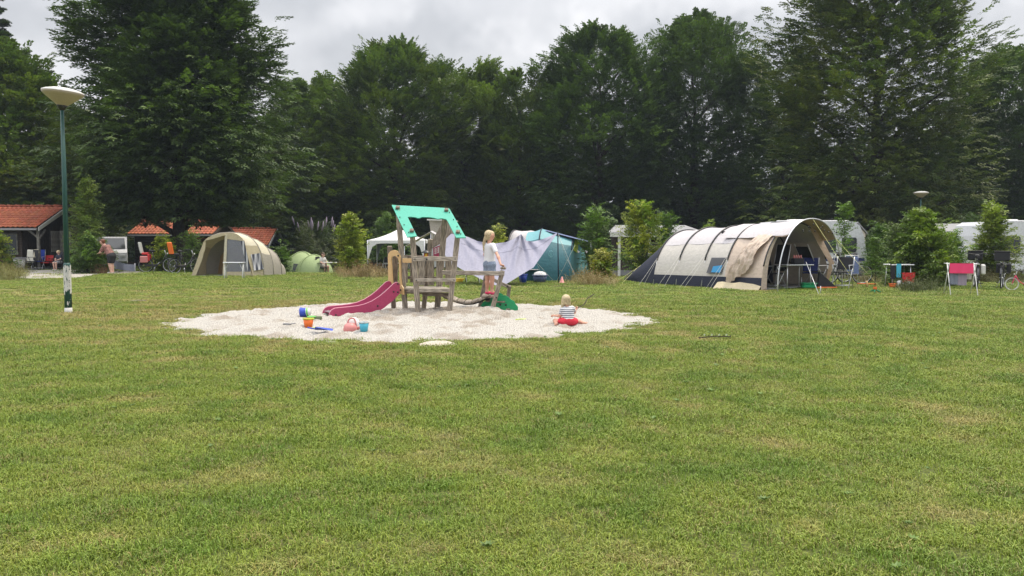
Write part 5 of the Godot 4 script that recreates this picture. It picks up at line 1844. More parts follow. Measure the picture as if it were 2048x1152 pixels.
# ================================================================ playground
func bolts(o: Node3D, px: Array, p0: Vector3, n: Vector3, r := 0.016) -> void:
	for q in px:
		var c := on_plane(q[0], q[1], p0, n)
		rodw(o, "bolt", [c, c + n.normalized() * 0.018], r, M.bolt, 8)
func z4(l: Array) -> Array:   # close-up coordinates to photo pixels
	return l.map(func(v): return [620.0 + v[0] / 4.114, 400.0 + v[1] / 4.114])
func sand_at(p: Vector3) -> Vector3:
	return Vector3(p.x, sand_height(p.x, p.z) - 0.06, p.z)
var girl_feet := Vector3.ZERO
var rail_post_top := Vector3.ZERO
func make_playground() -> void:
	var ctr := gp(860, 634)
	var o := thing("play_tower", "wooden play tower with turquoise roof, crimson slide and plank bridge", "playground", Vector3(ctr.x, 0, ctr.z))
	var up := Vector3.UP
	var post := func(n: String, bx: float, by: float, d: float, tx: float, ty: float, d2: float, s := 0.095, m = null) -> Vector3:
		var b := dp(bx, by, d)
		b = sand_at(b)
		var t := dp(tx, ty, d2)
		board(o, n, b, t, s, s, M.wood if m == null else m, Vector3.RIGHT, 0.012)
		return t
	# posts
	var tA: Vector3 = post.call("post", 811, 636, 15.75, 796.5, 420, 15.85)
	var tB: Vector3 = post.call("post", 837, 640, 15.3, 824.5, 466, 15.35)
	var tC: Vector3 = post.call("post", 898, 637, 15.35, 915.5, 468, 15.4)
	var tD: Vector3 = post.call("post", 874, 629, 16.2, 891.5, 424, 16.05, 0.11)
	var tE: Vector3 = post.call("post", 847, 628, 16.5, 861, 478, 16.4, 0.09)
	var tF: Vector3 = post.call("post", 788, 629, 16.4, 779, 492, 16.3, 0.09, M.wood_dark)
	# roof panel
	var p0 := tB + Vector3(0, 0.02, 0.04)
	var n := (tC - tB).cross((tA + tD) * 0.5 - tB).normalized()
	if n.z < 0: n = -n
	p0 += n * 0.03
	var outline := z4([[672, 40], [1136, 66], [1148, 72], [1283, 308], [1202, 308], [1135, 178], [1122, 158], [1085, 150], [1050, 155], [1020, 146], [980, 140], [920, 139], [905, 146], [890, 148], [860, 139], [820, 137], [803, 140], [880, 296], [800, 304]])
	flat_panel(o, "roof_panel", outline, p0, n, M.turquoise, 0.0, 0.02)
	for q in z4([[722, 68], [1122, 88], [838, 258], [1217, 268]]):
		var c := on_plane(q[0], q[1], p0, n)
		partw(o, "post_end", box_mesh(Vector3(0.075, 0.075, 0.09), 0.01), M.wood_dark, Transform3D(frame_of(n, Vector3.RIGHT).rotated(n, 0.0) * Basis(Vector3.RIGHT, PI / 2), c))
	bolts(o, z4([[740, 143], [774, 206], [1180, 163], [1210, 221], [812, 270], [1240, 282], [708, 80], [1148, 105]]), p0, n, 0.009)
	# far roof plate of weathered wood and the red cottage panel under it
	var pw := dp(880, 470, 16.35)
	flat_panel(o, "rear_roof_board", z4([[1098, 170], [1145, 190], [1165, 268], [1083, 348], [1000, 398], [1012, 322], [1060, 235]]), pw, Vector3(-0.25, 0.3, 1), M.wood_dark, 0.0, 0.025)
	var red := flat_panel(o, "cottage_panel", z4([[1014, 396], [1082, 366], [1080, 480], [1016, 480]]), pw + Vector3(0, 0, 0.02), Vector3(0, 0, 1), M.crimson, 0.0, 0.02)
	for w in [[1024, 400], [1046, 392]]:
		var wp := flat_panel(red, "window_frame", z4([[w[0], w[1]], [w[0] + 16, w[1] - 5], [w[0] + 16, w[1] + 42], [w[0], w[1] + 45]]), pw + Vector3(0, 0, 0.02), Vector3(0, 0, 1), M.white, 0.006, 0.006)
		flat_panel(wp, "window_opening", z4([[w[0] + 3, w[1] + 4], [w[0] + 8, w[1] + 2], [w[0] + 8, w[1] + 18], [w[0] + 3, w[1] + 20]]), pw + Vector3(0, 0, 0.02), Vector3(0, 0, 1), M.crimson, 0.012, 0.006)
		flat_panel(wp, "window_opening", z4([[w[0] + 3, w[1] + 24], [w[0] + 8, w[1] + 22], [w[0] + 8, w[1] + 38], [w[0] + 3, w[1] + 40]]), pw + Vector3(0, 0, 0.02), Vector3(0, 0, 1), M.crimson, 0.012, 0.006)
	# front rails
	var rail := func(name: String, x0: float, y0: float, x1: float, y1: float, d0: float, d1: float, w: float, t: float, m: Material) -> void:
		board(o, name, dp(x0, y0, d0), dp(x1, y1, d1), w, t, m, Vector3.UP)
	rail.call("top_rail", 826, 517.5, 914.5, 518, 15.24, 15.29, 0.085, 0.035, M.wood_pale)
	rail.call("middle_rail", 830, 560, 912, 560, 15.24, 15.29, 0.062, 0.035, M.wood_pale)
	var rn := Vector3(0, 0, 1)
	bolts(o, [[830, 518], [910.5, 518], [833, 560.5], [908, 560]], dp(870, 540, 15.22), rn, 0.011)
	bolts(o, [[853.5, 518.5]], dp(870, 540, 15.22), rn, 0.02)
	# back wall slats
	var slat := func(x0: float, x1: float, ya: float, yb: float, d: float, m: Material) -> void:
		var a := dp((x0 + x1) * 0.5, yb, d)
		var b := dp((x0 + x1) * 0.5, ya, d)
		board(o, "slat", a, b, (x1 - x0) / F * d, 0.028, m, Vector3.RIGHT)
	slat.call(836.5, 850, 520, 571, 16.28, M.wood_pale)
	slat.call(854.5, 868, 520, 571, 16.24, M.wood)
	slat.call(872.5, 885.5, 518, 571, 16.20, M.wood_pale)
	slat.call(890.5, 903, 520, 570, 16.1, M.wood)
	slat.call(807, 815.5, 514, 565, 16.3, M.wood)
	slat.call(820.5, 829, 517, 565, 16.35, M.wood_dark)
	slat.call(786.5, 795.5, 512, 566, 16.2, M.wood_dark)
	rail.call("back_rail", 800, 513.5, 872, 515, 16.36, 16.3, 0.07, 0.035, M.wood_dark)
	rail.call("back_rail", 800, 555, 872, 556, 16.36, 16.3, 0.06, 0.035, M.wood_dark)
	rail.call("back_rail", 872, 518, 906, 518, 16.16, 15.5, 0.07, 0.035, M.wood)
	rail.call("tan_rail", 806, 521, 826, 521.5, 15.7, 15.45, 0.085, 0.03, M.tan_panel)
	# platform planks
	var zs := [15.45, 15.6, 15.75, 15.9, 16.05, 16.2]
	for i in 6:
		var z: float = zs[i]
		var xl := lerpf(-1.79, -2.12, clampf(i / 2.5, 0, 1))
		var xr := lerpf(-1.13, -1.38, i / 5.0)
		board(o, "platform_plank", Vector3(xl, 0.555, -z), Vector3(xr, 0.555, -z), 0.135, 0.034, M.wood_pale, Vector3.BACK)
	rail.call("platform_edge", 838, 581, 903, 581, 15.3, 15.35, 0.07, 0.035, M.wood_pale)
	rail.call("platform_edge", 838, 583, 812, 581, 15.4, 15.72, 0.07, 0.035, M.wood_dark)
	rail.call("platform_beam", 845, 588, 903, 590, 15.5, 15.5, 0.07, 0.05, M.wood_dark)
	rail.call("platform_beam", 790, 583, 876, 585, 16.3, 16.25, 0.07, 0.04, M.wood_dark)
	# arch panel at the slide entry
	var ap := dp(800, 530, 15.72)
	var an := Vector3(-0.82, 0, 0.57)
	flat_panel(o, "entry_arch", z4([[644, 690], [640, 470], [645, 440], [662, 420], [688, 411], [712, 418], [732, 438], [741, 470], [746, 640], [752, 700], [766, 728], [770, 780], [738, 770], [737, 690], [729, 500], [722, 478], [706, 462], [688, 459], [672, 468], [666, 490], [680, 690]]), ap, an, M.tan_panel, 0.0, 0.022)
	bolts(o, z4([[728, 458], [748, 740]]), ap, an, 0.018)
	# slide
	var sn := Vector3(0.27, 0, 0.96).normalized()
	var sp := dp(658, 639, 15.25)
	var prof := z4([[740, 690], [728, 680], [706, 680], [690, 688], [660, 716], [620, 755], [570, 795], [510, 833], [450, 858], [390, 872], [320, 881], [250, 887], [205, 892], [180, 905], [165, 925], [157, 955], [157, 985], [230, 986], [310, 985], [400, 978], [470, 960], [540, 930], [610, 888], [680, 830], [738, 772]])
	var sh := Vector3(-0.22, 0, -0.42)
	var near_pts := prof.map(func(v): return on_plane(v[0], v[1], sp, sn))
	var slide := Node3D.new()
	slide.name = "slide"
	o.add_child(slide)
	slide.global_position = sp
	for k in 2:
		var st := begin(false)
		plate(st, near_pts.map(func(p): return p + sh * k), -sn * 0.024)
		partw(slide, "side_panel", done(st), M.crimson)
		st = begin()
		tube(st, near_pts.slice(1, 17).map(func(p): return p + sh * k - sn * 0.012), 0.0125, 6)
		partw(slide, "lit_panel_edge", done(st), M.crimson_lit_edge)  # upper rim coloured as if catching the light
	var st2 := begin()
	var chute := []
	for i in range(2, 15):
		var p: Vector3 = near_pts[i] - Vector3(0, 0.13, 0)
		if i > 11: p.y = maxf(p.y, 0.16 - (i - 11) * 0.01)
		chute.append([p - sn * 0.02, p + sh * 0.96])
	grid(st2, chute)
	partw(slide, "chute", done(st2), M.steel)
	bolts(slide, z4([[213, 945], [200, 970], [301, 966], [391, 932], [557, 871], [688, 755], [722, 758], [722, 690]]), sp, sn, 0.016)
	for q in z4([[301, 985], [400, 975]]):
		var b := on_plane(q[0], q[1], sp, sn)
		rodw(slide, "foot", [sand_at(b), b + Vector3(0, 0.06, -0.02)], 0.014, M.steel)
	# bridge
	var gt: Vector3 = post.call("bridge_post", 984, 632, 15.97, 1005.5, 541, 15.97, 0.09)
	rail_post_top = gt
	partw(o, "hand_knob", box_mesh(Vector3(0.11, 0.05, 0.11), 0.015), M.wood_dark, Transform3D(Basis(), gt + Vector3(0.01, 0.045, 0)))
	post.call("bridge_post", 959, 623, 17.0, 972, 551, 17.0, 0.085, M.wood_dark)
	post.call("bridge_post", 1013, 612, 17.3, 1019, 571, 17.2, 0.075, M.wood_dark)
	rail.call("bridge_rail", 884, 545, 1009, 547, 15.9, 15.9, 0.085, 0.035, M.wood_pale)
	rail.call("bridge_rail", 972, 553, 1019, 574.5, 17.0, 17.2, 0.07, 0.035, M.wood)
	bolts(o, [[1005, 548], [993, 595], [984.5, 628]], dp(1000, 560, 15.92), rn, 0.016)
	bolts(o, [[1015, 573]], dp(1015, 573, 17.13), rn, 0.02)
	# hanging planks: the far edge runs a little left of the near one
	var e0 := [[886, 592], [900, 597], [915, 603], [930, 606.5], [944, 606], [958, 602], [972, 596], [984, 590.5]]
	for i in 7:
		var a := dp(e0[i][0] + 0.6, e0[i][1], 16.05)
		var b := dp(e0[i + 1][0] - 0.6, e0[i + 1][1], 16.05)
		var c := (a + b) * 0.5 + Vector3(-0.02, 0, -0.36)
		var dirv := (b - a).normalized()
		partw(o, "bridge_plank", box_mesh(Vector3(a.distance_to(b), 0.72, 0.035), 0.008), M.wood_dark if i % 2 == 0 else M.wood, Transform3D(Basis(dirv, Vector3(0, 0, -1), dirv.cross(Vector3(0, 0, -1))), c))
	for zz in [0.12, -0.12 - 0.5]:
		rodw(o, "bridge_chain", e0.map(func(v): return dp(v[0], v[1], 16.05) + Vector3(0, -0.035, -0.18 + zz * 0.4)), 0.012, M.black_metal, 5)
	var dk := dp(984, 590, 16.35)
	board(o, "landing_plank", Vector3(dk.x - 0.2, dk.y - 0.02, -16.45), Vector3(dk.x + 0.07, dk.y - 0.02, -16.45), 0.8, 0.035, M.wood_dark, Vector3.BACK)
	girl_feet = Vector3((979.0 - 1024.0) / F * 16.35, dk.y + 0.0, -16.35)
	# green stepped side panels and treads
	var gn := Vector3(-0.12, 0, 1).normalized()
	var g0 := dp(1010, 620, 16.15)
	var cloud := z4([[1432, 925], [1440, 900], [1462, 866], [1500, 838], [1530, 800], [1556, 786], [1608, 784], [1630, 796], [1650, 818], [1678, 832], [1692, 858], [1710, 878], [1713, 934], [1600, 934], [1500, 932]])
	flat_panel(o, "step_side_panel", cloud, g0, gn, M.hedge_green, 0.0, 0.022)
	var stg := begin(false)
	plate(stg, cloud.map(func(v): return on_plane(v[0], v[1], g0, gn) + Vector3(-0.12, 0, -0.75)), Vector3(0, 0, -0.022))
	partw(o, "step_side_panel", done(stg), M.hedge_green)
	for q in [[1556, 838, 1632, 838], [1640, 898, 1672, 898], [1470, 832, 1506, 832]]:
		var a0 := on_plane(620.0 + q[0] / 4.114, 400.0 + q[1] / 4.114, g0, gn) + gn * 0.012
		var b0 := on_plane(620.0 + q[2] / 4.114, 400.0 + q[3] / 4.114, g0, gn) + gn * 0.012
		var ln := a0.distance_to(b0)
		partw(o, "tread", box_mesh(Vector3(ln, 0.03, 0.8), 0.006), M.wood_dark, Transform3D(Basis(), (a0 + b0) * 0.5 + Vector3(-0.06, 0, -0.39)))
	bolts(o, z4([[1567, 862], [1612, 862], [1655, 920], [1680, 920]]), g0, gn, 0.018)
	for q in z4([[1677, 940], [1510, 945]]):
		var b := on_plane(q[0], q[1], g0, gn) + Vector3(0, 0, 0.01)
		rodw(o, "foot", [sand_at(b), b + Vector3(0, 0.06, 0)], 0.016, M.steel)
	# toy lantern hanging in the tower
	var lt := dp(852, 512, 15.5)
	var la := thing("toy_lantern", "black and yellow toy lantern hanging in the play tower", "lantern", lt + Vector3(0, -0.02, 0))
	rod(la, "cord", [Vector3(0, 0.12, 0), Vector3(-0.02, 0.45, 0.02)], 0.004, M.black_metal, 5)
	var s3 := begin()
	lathe(s3, [Vector2(0.0, 0.135), Vector2(0.03, 0.125), Vector2(0.09, 0.09), Vector2(0.095, 0.075), Vector2(0.0, 0.08)], 16)
	part(la, "cap", done(s3), M.black_metal)
	s3 = begin()
	lathe(s3, [Vector2(0.03, 0.08), Vector2(0.038, 0.0), Vector2(0.03, -0.05), Vector2(0.0, -0.055)], 14)
	part(la, "globe", done(s3), M.yellow)
	for k in 4:
		var a := PI * 0.5 * k + 0.6
		rod(la, "guard", [Vector3(cos(a) * 0.045, 0.08, sin(a) * 0.045), Vector3(cos(a) * 0.04, -0.05, sin(a) * 0.04)], 0.006, M.red, 5)

# ================================================================ people
func make_people() -> void:
	var V := func(x: float, y: float, z: float) -> Vector3: return Vector3(x, y, z)
	# girl standing on the bridge, back turned
	var yaw := -0.85
	var o := thing("person", "child in white T-shirt and blue patterned shorts standing on the play bridge", "person", girl_feet, yaw)
	var hand: Vector3 = o.global_transform.affine_inverse() * (rail_post_top + Vector3(0.0, 0.085, 0.0))
	var sr := Vector3(0.125, 0.985, 0.01)
	var er := sr.lerp(hand, 0.5) + Vector3(0.05, -0.035, 0.03)
	var hd := Vector3(-0.005, 1.17, -0.015)
	var locks := [[hd + Vector3(-0.05, -0.04, 0.07), hd + Vector3(-0.085, -0.14, 0.085), 0.035, 0.027], [hd + Vector3(-0.085, -0.14, 0.085), hd + Vector3(-0.08, -0.26, 0.085), 0.027, 0.02], [hd + Vector3(-0.08, -0.26, 0.085), hd + Vector3(-0.07, -0.36, 0.08), 0.018, 0.009]]
	make_person(o, {"f": Vector3(0.25, -0.05, -1), "hd": hd, "nk": V.call(0, 1.03, 0.005), "ch": V.call(0, 0.91, 0.0), "pe": V.call(0, 0.66, 0.0),
		"sl": V.call(-0.125, 0.985, 0.01), "el": V.call(-0.165, 0.79, -0.02), "wl": V.call(-0.13, 0.66, -0.13), "dl": V.call(0.1, -0.6, -0.7), "nl": V.call(1, 0, 0),
		"sr": sr, "er": er, "wr": hand + Vector3(0, 0.03, 0.05), "dr": V.call(0.0, -0.25, -1), "nr": V.call(0, -1, 0),
		"hl": V.call(-0.065, 0.6, 0), "kl": V.call(-0.068, 0.33, -0.005), "al": V.call(-0.07, 0.06, 0.01), "tl": V.call(-0.085, 0.032, -0.12),
		"hr": V.call(0.065, 0.6, 0), "kr": V.call(0.068, 0.33, -0.012), "ar": V.call(0.07, 0.06, 0.0), "tr": V.call(0.085, 0.032, -0.13)},
		1.0, {"skin": M.skin, "shirt": M.shirt_white, "pants": M.shorts_blue, "hair": M.blond, "shoes": M.pink, "sleeve": 0.5, "leg": 0.52, "flare": 1.15, "locks": locks, "girth": 0.93, "curl": 0.75})
	# toddler sitting in the sand with a stick
	var sit := gp(1136, 656)
	sit.y = sand_height(sit.x, sit.z) - 0.005
	o = thing("person", "small child in striped shirt and red shorts sitting in the sand", "person", sit, 0.08)
	hd = Vector3(-0.035, 0.415, -0.03)
	var s := 0.78
	locks = [[hd + Vector3(-0.045, -0.01, 0.03), hd + Vector3(-0.07, -0.13, 0.03), 0.035, 0.02], [hd + Vector3(0.04, 0.0, 0.03), hd + Vector3(0.06, -0.06, 0.02), 0.035, 0.022]]
	var wr := Vector3(0.155, 0.255, -0.13)
	make_person(o, {"f": Vector3(-0.1, -0.2, -1), "hd": hd, "nk": V.call(-0.015, 0.315, -0.01), "ch": V.call(-0.005, 0.245, 0.0), "pe": V.call(0.01, 0.085, 0.02),
		"sl": V.call(-0.095, 0.275, -0.01), "el": V.call(-0.135, 0.155, -0.03), "wl": V.call(-0.215, 0.155, -0.12), "dl": V.call(-0.9, 0.05, -0.5), "nl": V.call(0, -1, 0),
		"sr": V.call(0.075, 0.285, -0.01), "er": V.call(0.12, 0.215, -0.07), "wr": wr, "dr": V.call(0.55, 0.35, -0.6), "nr": V.call(-1, 0.2, 0),
		"hl": V.call(-0.055, 0.07, 0.02), "kl": V.call(-0.2, 0.065, -0.13), "al": V.call(-0.2, 0.03, 0.05), "tl": V.call(-0.24, 0.025, 0.12),
		"hr": V.call(0.07, 0.07, 0.02), "kr": V.call(0.19, 0.06, -0.07), "ar": V.call(0.26, 0.04, 0.03), "tr": V.call(0.33, 0.035, 0.02)},
		s, {"skin": M.skin, "shirt": M.striped, "pants": M.red_shorts, "hair": M.blond, "sleeve": 0.6, "leg": 0.4, "locks": locks, "girth": 1.0, "head": 1.12, "curl": 1.1})
	var wp: Vector3 = o.global_transform * (wr + Vector3(0.02, 0.015, -0.03))
	var tip := dp(1188, 588.5, -wp.z + 0.35)
	var stick := begin()
	var spts := curve([wp + (wp - tip).normalized() * 0.12, wp, wp.lerp(tip, 0.35) + Vector3(0.02, -0.015, 0), wp.lerp(tip, 0.65) + Vector3(-0.01, 0.012, 0), tip].map(func(p): return p - wp), 16)
	tube(stick, spts, 0.0085, 6)
	solo("stick", "crooked brown stick held up by the child sitting in the sand", "stick", stick, M.wood_brown, wp)
	# woman bending forward
	var wpos := gp(222, 547.5)
	o = thing("person", "woman in flowered top and black shorts bending forward by the birch", "person", wpos, PI * 0.5 - 0.15)
	hd = Vector3(0.0, 1.36, -0.36)
	s = 1.25
	make_person(o, {"f": Vector3(0, -0.45, -1), "hd": hd, "nk": V.call(0, 1.235, -0.25), "ch": V.call(0, 1.1, -0.16), "pe": V.call(0, 0.82, 0.02),
		"sl": V.call(-0.165, 1.17, -0.2), "el": V.call(-0.2, 0.93, -0.32), "wl": V.call(-0.12, 0.86, -0.52), "dl": V.call(0.1, -0.4, -0.8), "nl": V.call(1, 0, 0),
		"sr": V.call(0.165, 1.17, -0.2), "er": V.call(0.2, 0.93, -0.3), "wr": V.call(0.12, 0.84, -0.5), "dr": V.call(-0.1, -0.4, -0.8), "nr": V.call(-1, 0, 0),
		"hl": V.call(-0.085, 0.76, 0.05), "kl": V.call(-0.09, 0.43, 0.02), "al": V.call(-0.09, 0.07, 0.08), "tl": V.call(-0.1, 0.035, -0.08),
		"hr": V.call(0.085, 0.76, 0.05), "kr": V.call(0.09, 0.43, -0.02), "ar": V.call(0.09, 0.07, 0.03), "tr": V.call(0.1, 0.035, -0.13)},
		s, {"skin": M.skin_pale, "shirt": M.floral, "pants": M.black_cloth, "hair": M.red_hair, "shoes": M.offwhite, "sleeve": 0.7, "leg": 0.62, "girth": 1.28, "head": 0.93})
	# boy on a chair under the porch, and a person in front of the green domes
	for d in [[gd(118, 39.3) , PI - 0.3, "boy in dark T-shirt seated on a chair under the cabin porch", M.navy, M.blond, M.grey, 0.9], [gd(646, 42.5), PI + 0.9, "person in pale shirt seated beside the green dome tents", M.offwhite, M.brown_hair, M.tent_stone, 1.1]]:
		s = d[6]
		o = thing("person", d[2], "person", d[0], d[1])
		hd = Vector3(0, 0.96, -0.02) * s
		make_person(o, {"f": Vector3(0, -0.25, -1), "hd": hd, "nk": V.call(0, 0.83, 0.01) * s, "ch": V.call(0, 0.72, 0.02) * s, "pe": V.call(0, 0.47, 0.05) * s,
			"sl": V.call(-0.125, 0.79, 0.02) * s, "el": V.call(-0.17, 0.6, -0.06) * s, "wl": V.call(-0.05, 0.56, -0.2) * s, "dl": V.call(0.8, 0, -0.4), "nl": V.call(0, -1, 0),
			"sr": V.call(0.125, 0.79, 0.02) * s, "er": V.call(0.17, 0.6, -0.06) * s, "wr": V.call(0.05, 0.54, -0.2) * s, "dr": V.call(-0.8, 0, -0.4), "nr": V.call(0, -1, 0),
			"hl": V.call(-0.07, 0.44, 0.03) * s, "kl": V.call(-0.08, 0.41, -0.28) * s, "al": V.call(-0.08, 0.06, -0.26) * s, "tl": V.call(-0.085, 0.03, -0.38) * s,
			"hr": V.call(0.07, 0.44, 0.03) * s, "kr": V.call(0.08, 0.41, -0.28) * s, "ar": V.call(0.08, 0.06, -0.24) * s, "tr": V.call(0.085, 0.03, -0.36) * s},
			s, {"skin": M.skin_pale, "shirt": d[3], "pants": d[5], "hair": d[4], "shoes": M.offwhite, "sleeve": 0.55, "leg": 0.7, "curl": 0.7})
		# the chair sat on
		var ch := thing("folding_chair", "dark folding chair under the seated boy" if s < 1.0 else "dark folding chair under the person by the green domes", "chair", d[0], d[1])
		chair_parts(ch, M.black_cloth, M.black_metal, 0.36 * s)

# ================================================================ small things
func chair_parts(o: Node3D, cloth: Material, metal: Material, sh := 0.43, high := 0.5, recline := 0.12) -> void:   # faces local -z
	boxp(o, "seat", Vector3(0, sh, 0.02), Vector3(0.44, 0.035, 0.42), cloth, 0.01)
	var bk := part(o, "backrest", box_mesh(Vector3(0.44, high, 0.03), 0.01), cloth, Transform3D(Basis(Vector3.RIGHT, recline), Vector3(0, sh + 0.06 + high * 0.5, 0.25 + recline * high * 0.5)))
	for x in [-0.245, 0.245]:
		rod(o, "leg", [Vector3(x, 0, -0.24), Vector3(x, sh, 0.1), Vector3(x, sh + 0.12, 0.2)], 0.012, metal, 6)
		rod(o, "leg", [Vector3(x, 0, 0.32), Vector3(x, sh, -0.1), Vector3(x, sh + 0.2, -0.2)], 0.012, metal, 6)
		rod(o, "back_frame", [Vector3(x, sh, 0.22), Vector3(x, sh + 0.06 + high, 0.26 + recline * high)], 0.013, metal, 6)
		boxp(o, "armrest", Vector3(x, sh + 0.21, 0.02), Vector3(0.04, 0.025, 0.44), metal, 0.008)
	rod(o, "stretcher", [Vector3(-0.245, 0.1, -0.16), Vector3(0.245, 0.1, -0.16)], 0.011, metal, 6)
	rod(o, "stretcher", [Vector3(-0.245, 0.1, 0.23), Vector3(0.245, 0.1, 0.23)], 0.011, metal, 6)
func chair(label: String, at: Vector3, yaw: float, cloth: Material, metal: Material, sh := 0.43, high := 0.5, recline := 0.12) -> Node3D:
	var o := thing("folding_chair", label, "chair", at, yaw, "folding camping chairs")
	chair_parts(o, cloth, metal, sh, high, recline)
	return o
func table(n: String, label: String, at: Vector3, yaw: float, w: float, d: float, h: float, top: Material, metal: Material) -> Node3D:
	var o := thing(n, label, "table", at, yaw)
	boxp(o, "table_top", Vector3(0, h - 0.02, 0), Vector3(w, 0.035, d), top, 0.01)
	for x in [-1.0, 1.0]:
		for z in [-1.0, 1.0]:
			rod(o, "leg", [Vector3(x * (w * 0.5 - 0.06), 0, z * (d * 0.5 - 0.05)), Vector3(x * (w * 0.5 - 0.09), h - 0.035, z * (d * 0.5 - 0.08))], 0.016, metal, 7)
	return o
func ring_pts(c: Vector3, r: float, n := 22) -> Array:
	var out := []
	for k in n:
		out.append(c + Vector3(cos(TAU * k / n) * r, sin(TAU * k / n) * r, 0))
	return out
func bicycle(label: String, at: Vector3, yaw: float, sc: float, frame: Material, o2 := {}) -> Node3D:   # front wheel at local +x
	var o := thing("bicycle", label, "bicycle", at, yaw, "parked bicycles")
	o.scale = Vector3(sc, sc, sc)
	var tyre: Material = o2.get("tyre", M.rubber)
	for x in [-0.53, 0.53]:
		var st := begin()
		tube(st, ring_pts(Vector3(x, 0.34, 0), 0.32), 0.021, 7, false, true)
		var w := part(o, "wheel", done(st), tyre)
		st = begin()
		tube(st, ring_pts(Vector3(x, 0.34, 0), 0.295), 0.011, 5, false, true)
		part(w, "rim", done(st), M.alu)
		st = begin()
		for k in 12:
			var t := TAU * k / 12
			tube(st, [Vector3(x, 0.34, 0.015 if k % 2 == 0 else -0.015), Vector3(x + cos(t) * 0.29, 0.34 + sin(t) * 0.29, 0)], 0.0025, 3, false)
		part(w, "spokes", done(st), M.alu)
		rod(w, "hub", [Vector3(x, 0.34, -0.05), Vector3(x, 0.34, 0.05)], 0.025, M.alu, 8)
		st = begin()
		var mg := []
		for k in 11:
			var t := lerpf(0.35, 2.9, k / 10.0)
			mg.append([Vector3(x + cos(t) * 0.365, 0.34 + sin(t) * 0.365, -0.03), Vector3(x + cos(t) * 0.375, 0.34 + sin(t) * 0.375, 0), Vector3(x + cos(t) * 0.365, 0.34 + sin(t) * 0.365, 0.03)])
		grid(st, mg)
		part(o, "mudguard", done(st), M.black_metal)
	rod(o, "frame_tube", curve([Vector3(0.36, 0.78, 0), Vector3(0.2, 0.5, 0), Vector3(-0.06, 0.32, 0)], 6), 0.022, frame, 8)
	rod(o, "frame_tube", [Vector3(-0.06, 0.32, 0), Vector3(-0.22, 0.88, 0)], 0.018, frame, 8)
	for z in [-0.05, 0.05]:
		rod(o, "frame_tube", [Vector3(-0.53, 0.34, z), Vector3(-0.06, 0.32, z * 0.5)], 0.011, frame, 6)
		rod(o, "frame_tube", [Vector3(-0.53, 0.34, z), Vector3(-0.17, 0.7, z * 0.3)], 0.011, frame, 6)
		rod(o, "fork", [Vector3(0.53, 0.34, z), Vector3(0.4, 0.72, z * 0.8), Vector3(0.37, 0.8, 0)], 0.013, frame, 6)
	rod(o, "stem", [Vector3(0.37, 0.78, 0), Vector3(0.31, 1.02, 0)], 0.016, M.alu, 7)
	rod(o, "handlebar", curve([Vector3(0.12, 1.02, -0.3), Vector3(0.27, 1.06, -0.24), Vector3(0.32, 1.03, 0), Vector3(0.27, 1.06, 0.24), Vector3(0.12, 1.02, 0.3)], 14), 0.012, M.black_metal, 6)
	rod(o, "seat_post", [Vector3(-0.2, 0.84, 0), Vector3(-0.24, 0.95, 0)], 0.014, M.alu, 7)
	var sd := begin()
	tube(sd, [Vector3(-0.36, 0.97, 0), Vector3(-0.3, 0.98, 0), Vector3(-0.2, 0.975, 0), Vector3(-0.08, 0.965, 0)], [0.05, 0.075, 0.045, 0.02], 9)
	part(o, "saddle", done(sd), M.rubber)
	boxp(o, "chain_case", Vector3(-0.28, 0.33, 0.06), Vector3(0.56, 0.11, 0.03), M.black_metal, 0.012)
	rod(o, "crank", [Vector3(-0.16, 0.18, 0.08), Vector3(0.04, 0.46, -0.08)], 0.012, M.alu, 6)
	for q in [[-0.17, 0.17, 0.13], [0.05, 0.47, -0.13]]:
		boxp(o, "pedal", Vector3(q[0], q[1], q[2]), Vector3(0.09, 0.025, 0.08), M.rubber, 0.005)
	boxp(o, "rear_rack", Vector3(-0.55, 0.76, 0), Vector3(0.38, 0.02, 0.13), M.black_metal, 0.005)
	for z in [-0.06, 0.06]:
		rod(o, "rack_stay", [Vector3(-0.53, 0.34, z), Vector3(-0.62, 0.75, z)], 0.007, M.black_metal, 5)
	rod(o, "kickstand", [Vector3(-0.1, 0.3, 0.04), Vector3(-0.16, 0.0, 0.17)], 0.01, M.alu, 6)
	boxp(o, "headlight", Vector3(0.43, 0.86, 0), Vector3(0.06, 0.07, 0.06), M.offwhite, 0.015)
	if o2.has("child_seat"):
		var cs: Array = o2.child_seat
		boxp(o, "child_seat", Vector3(-0.52, 0.86, 0), Vector3(0.3, 0.1, 0.26), cs[1], 0.03)
		part(o, "child_seat_back", box_mesh(Vector3(0.09, 0.52, 0.3), 0.035), cs[0], Transform3D(Basis(Vector3.BACK, 0.2), Vector3(-0.72, 1.12, 0)))
		for z in [-0.13, 0.13]:
			boxp(o, "foot_guard", Vector3(-0.36, 0.68, z), Vector3(0.09, 0.3, 0.07), cs[1], 0.02)
	if o2.has("pannier"):
		for z in [-0.14, 0.14]:
			boxp(o, "pannier", Vector3(-0.55, 0.6, z), Vector3(0.34, 0.3, 0.12), o2.pannier, 0.03)
	if o2.has("basket"):
		boxp(o, "front_basket", Vector3(0.52, 0.99, 0), Vector3(0.3, 0.28, 0.4), o2.basket, 0.03)
		boxp(o, "basket_rim", Vector3(0.52, 1.135, 0), Vector3(0.33, 0.02, 0.43), M.black_metal, 0.008)
	return o
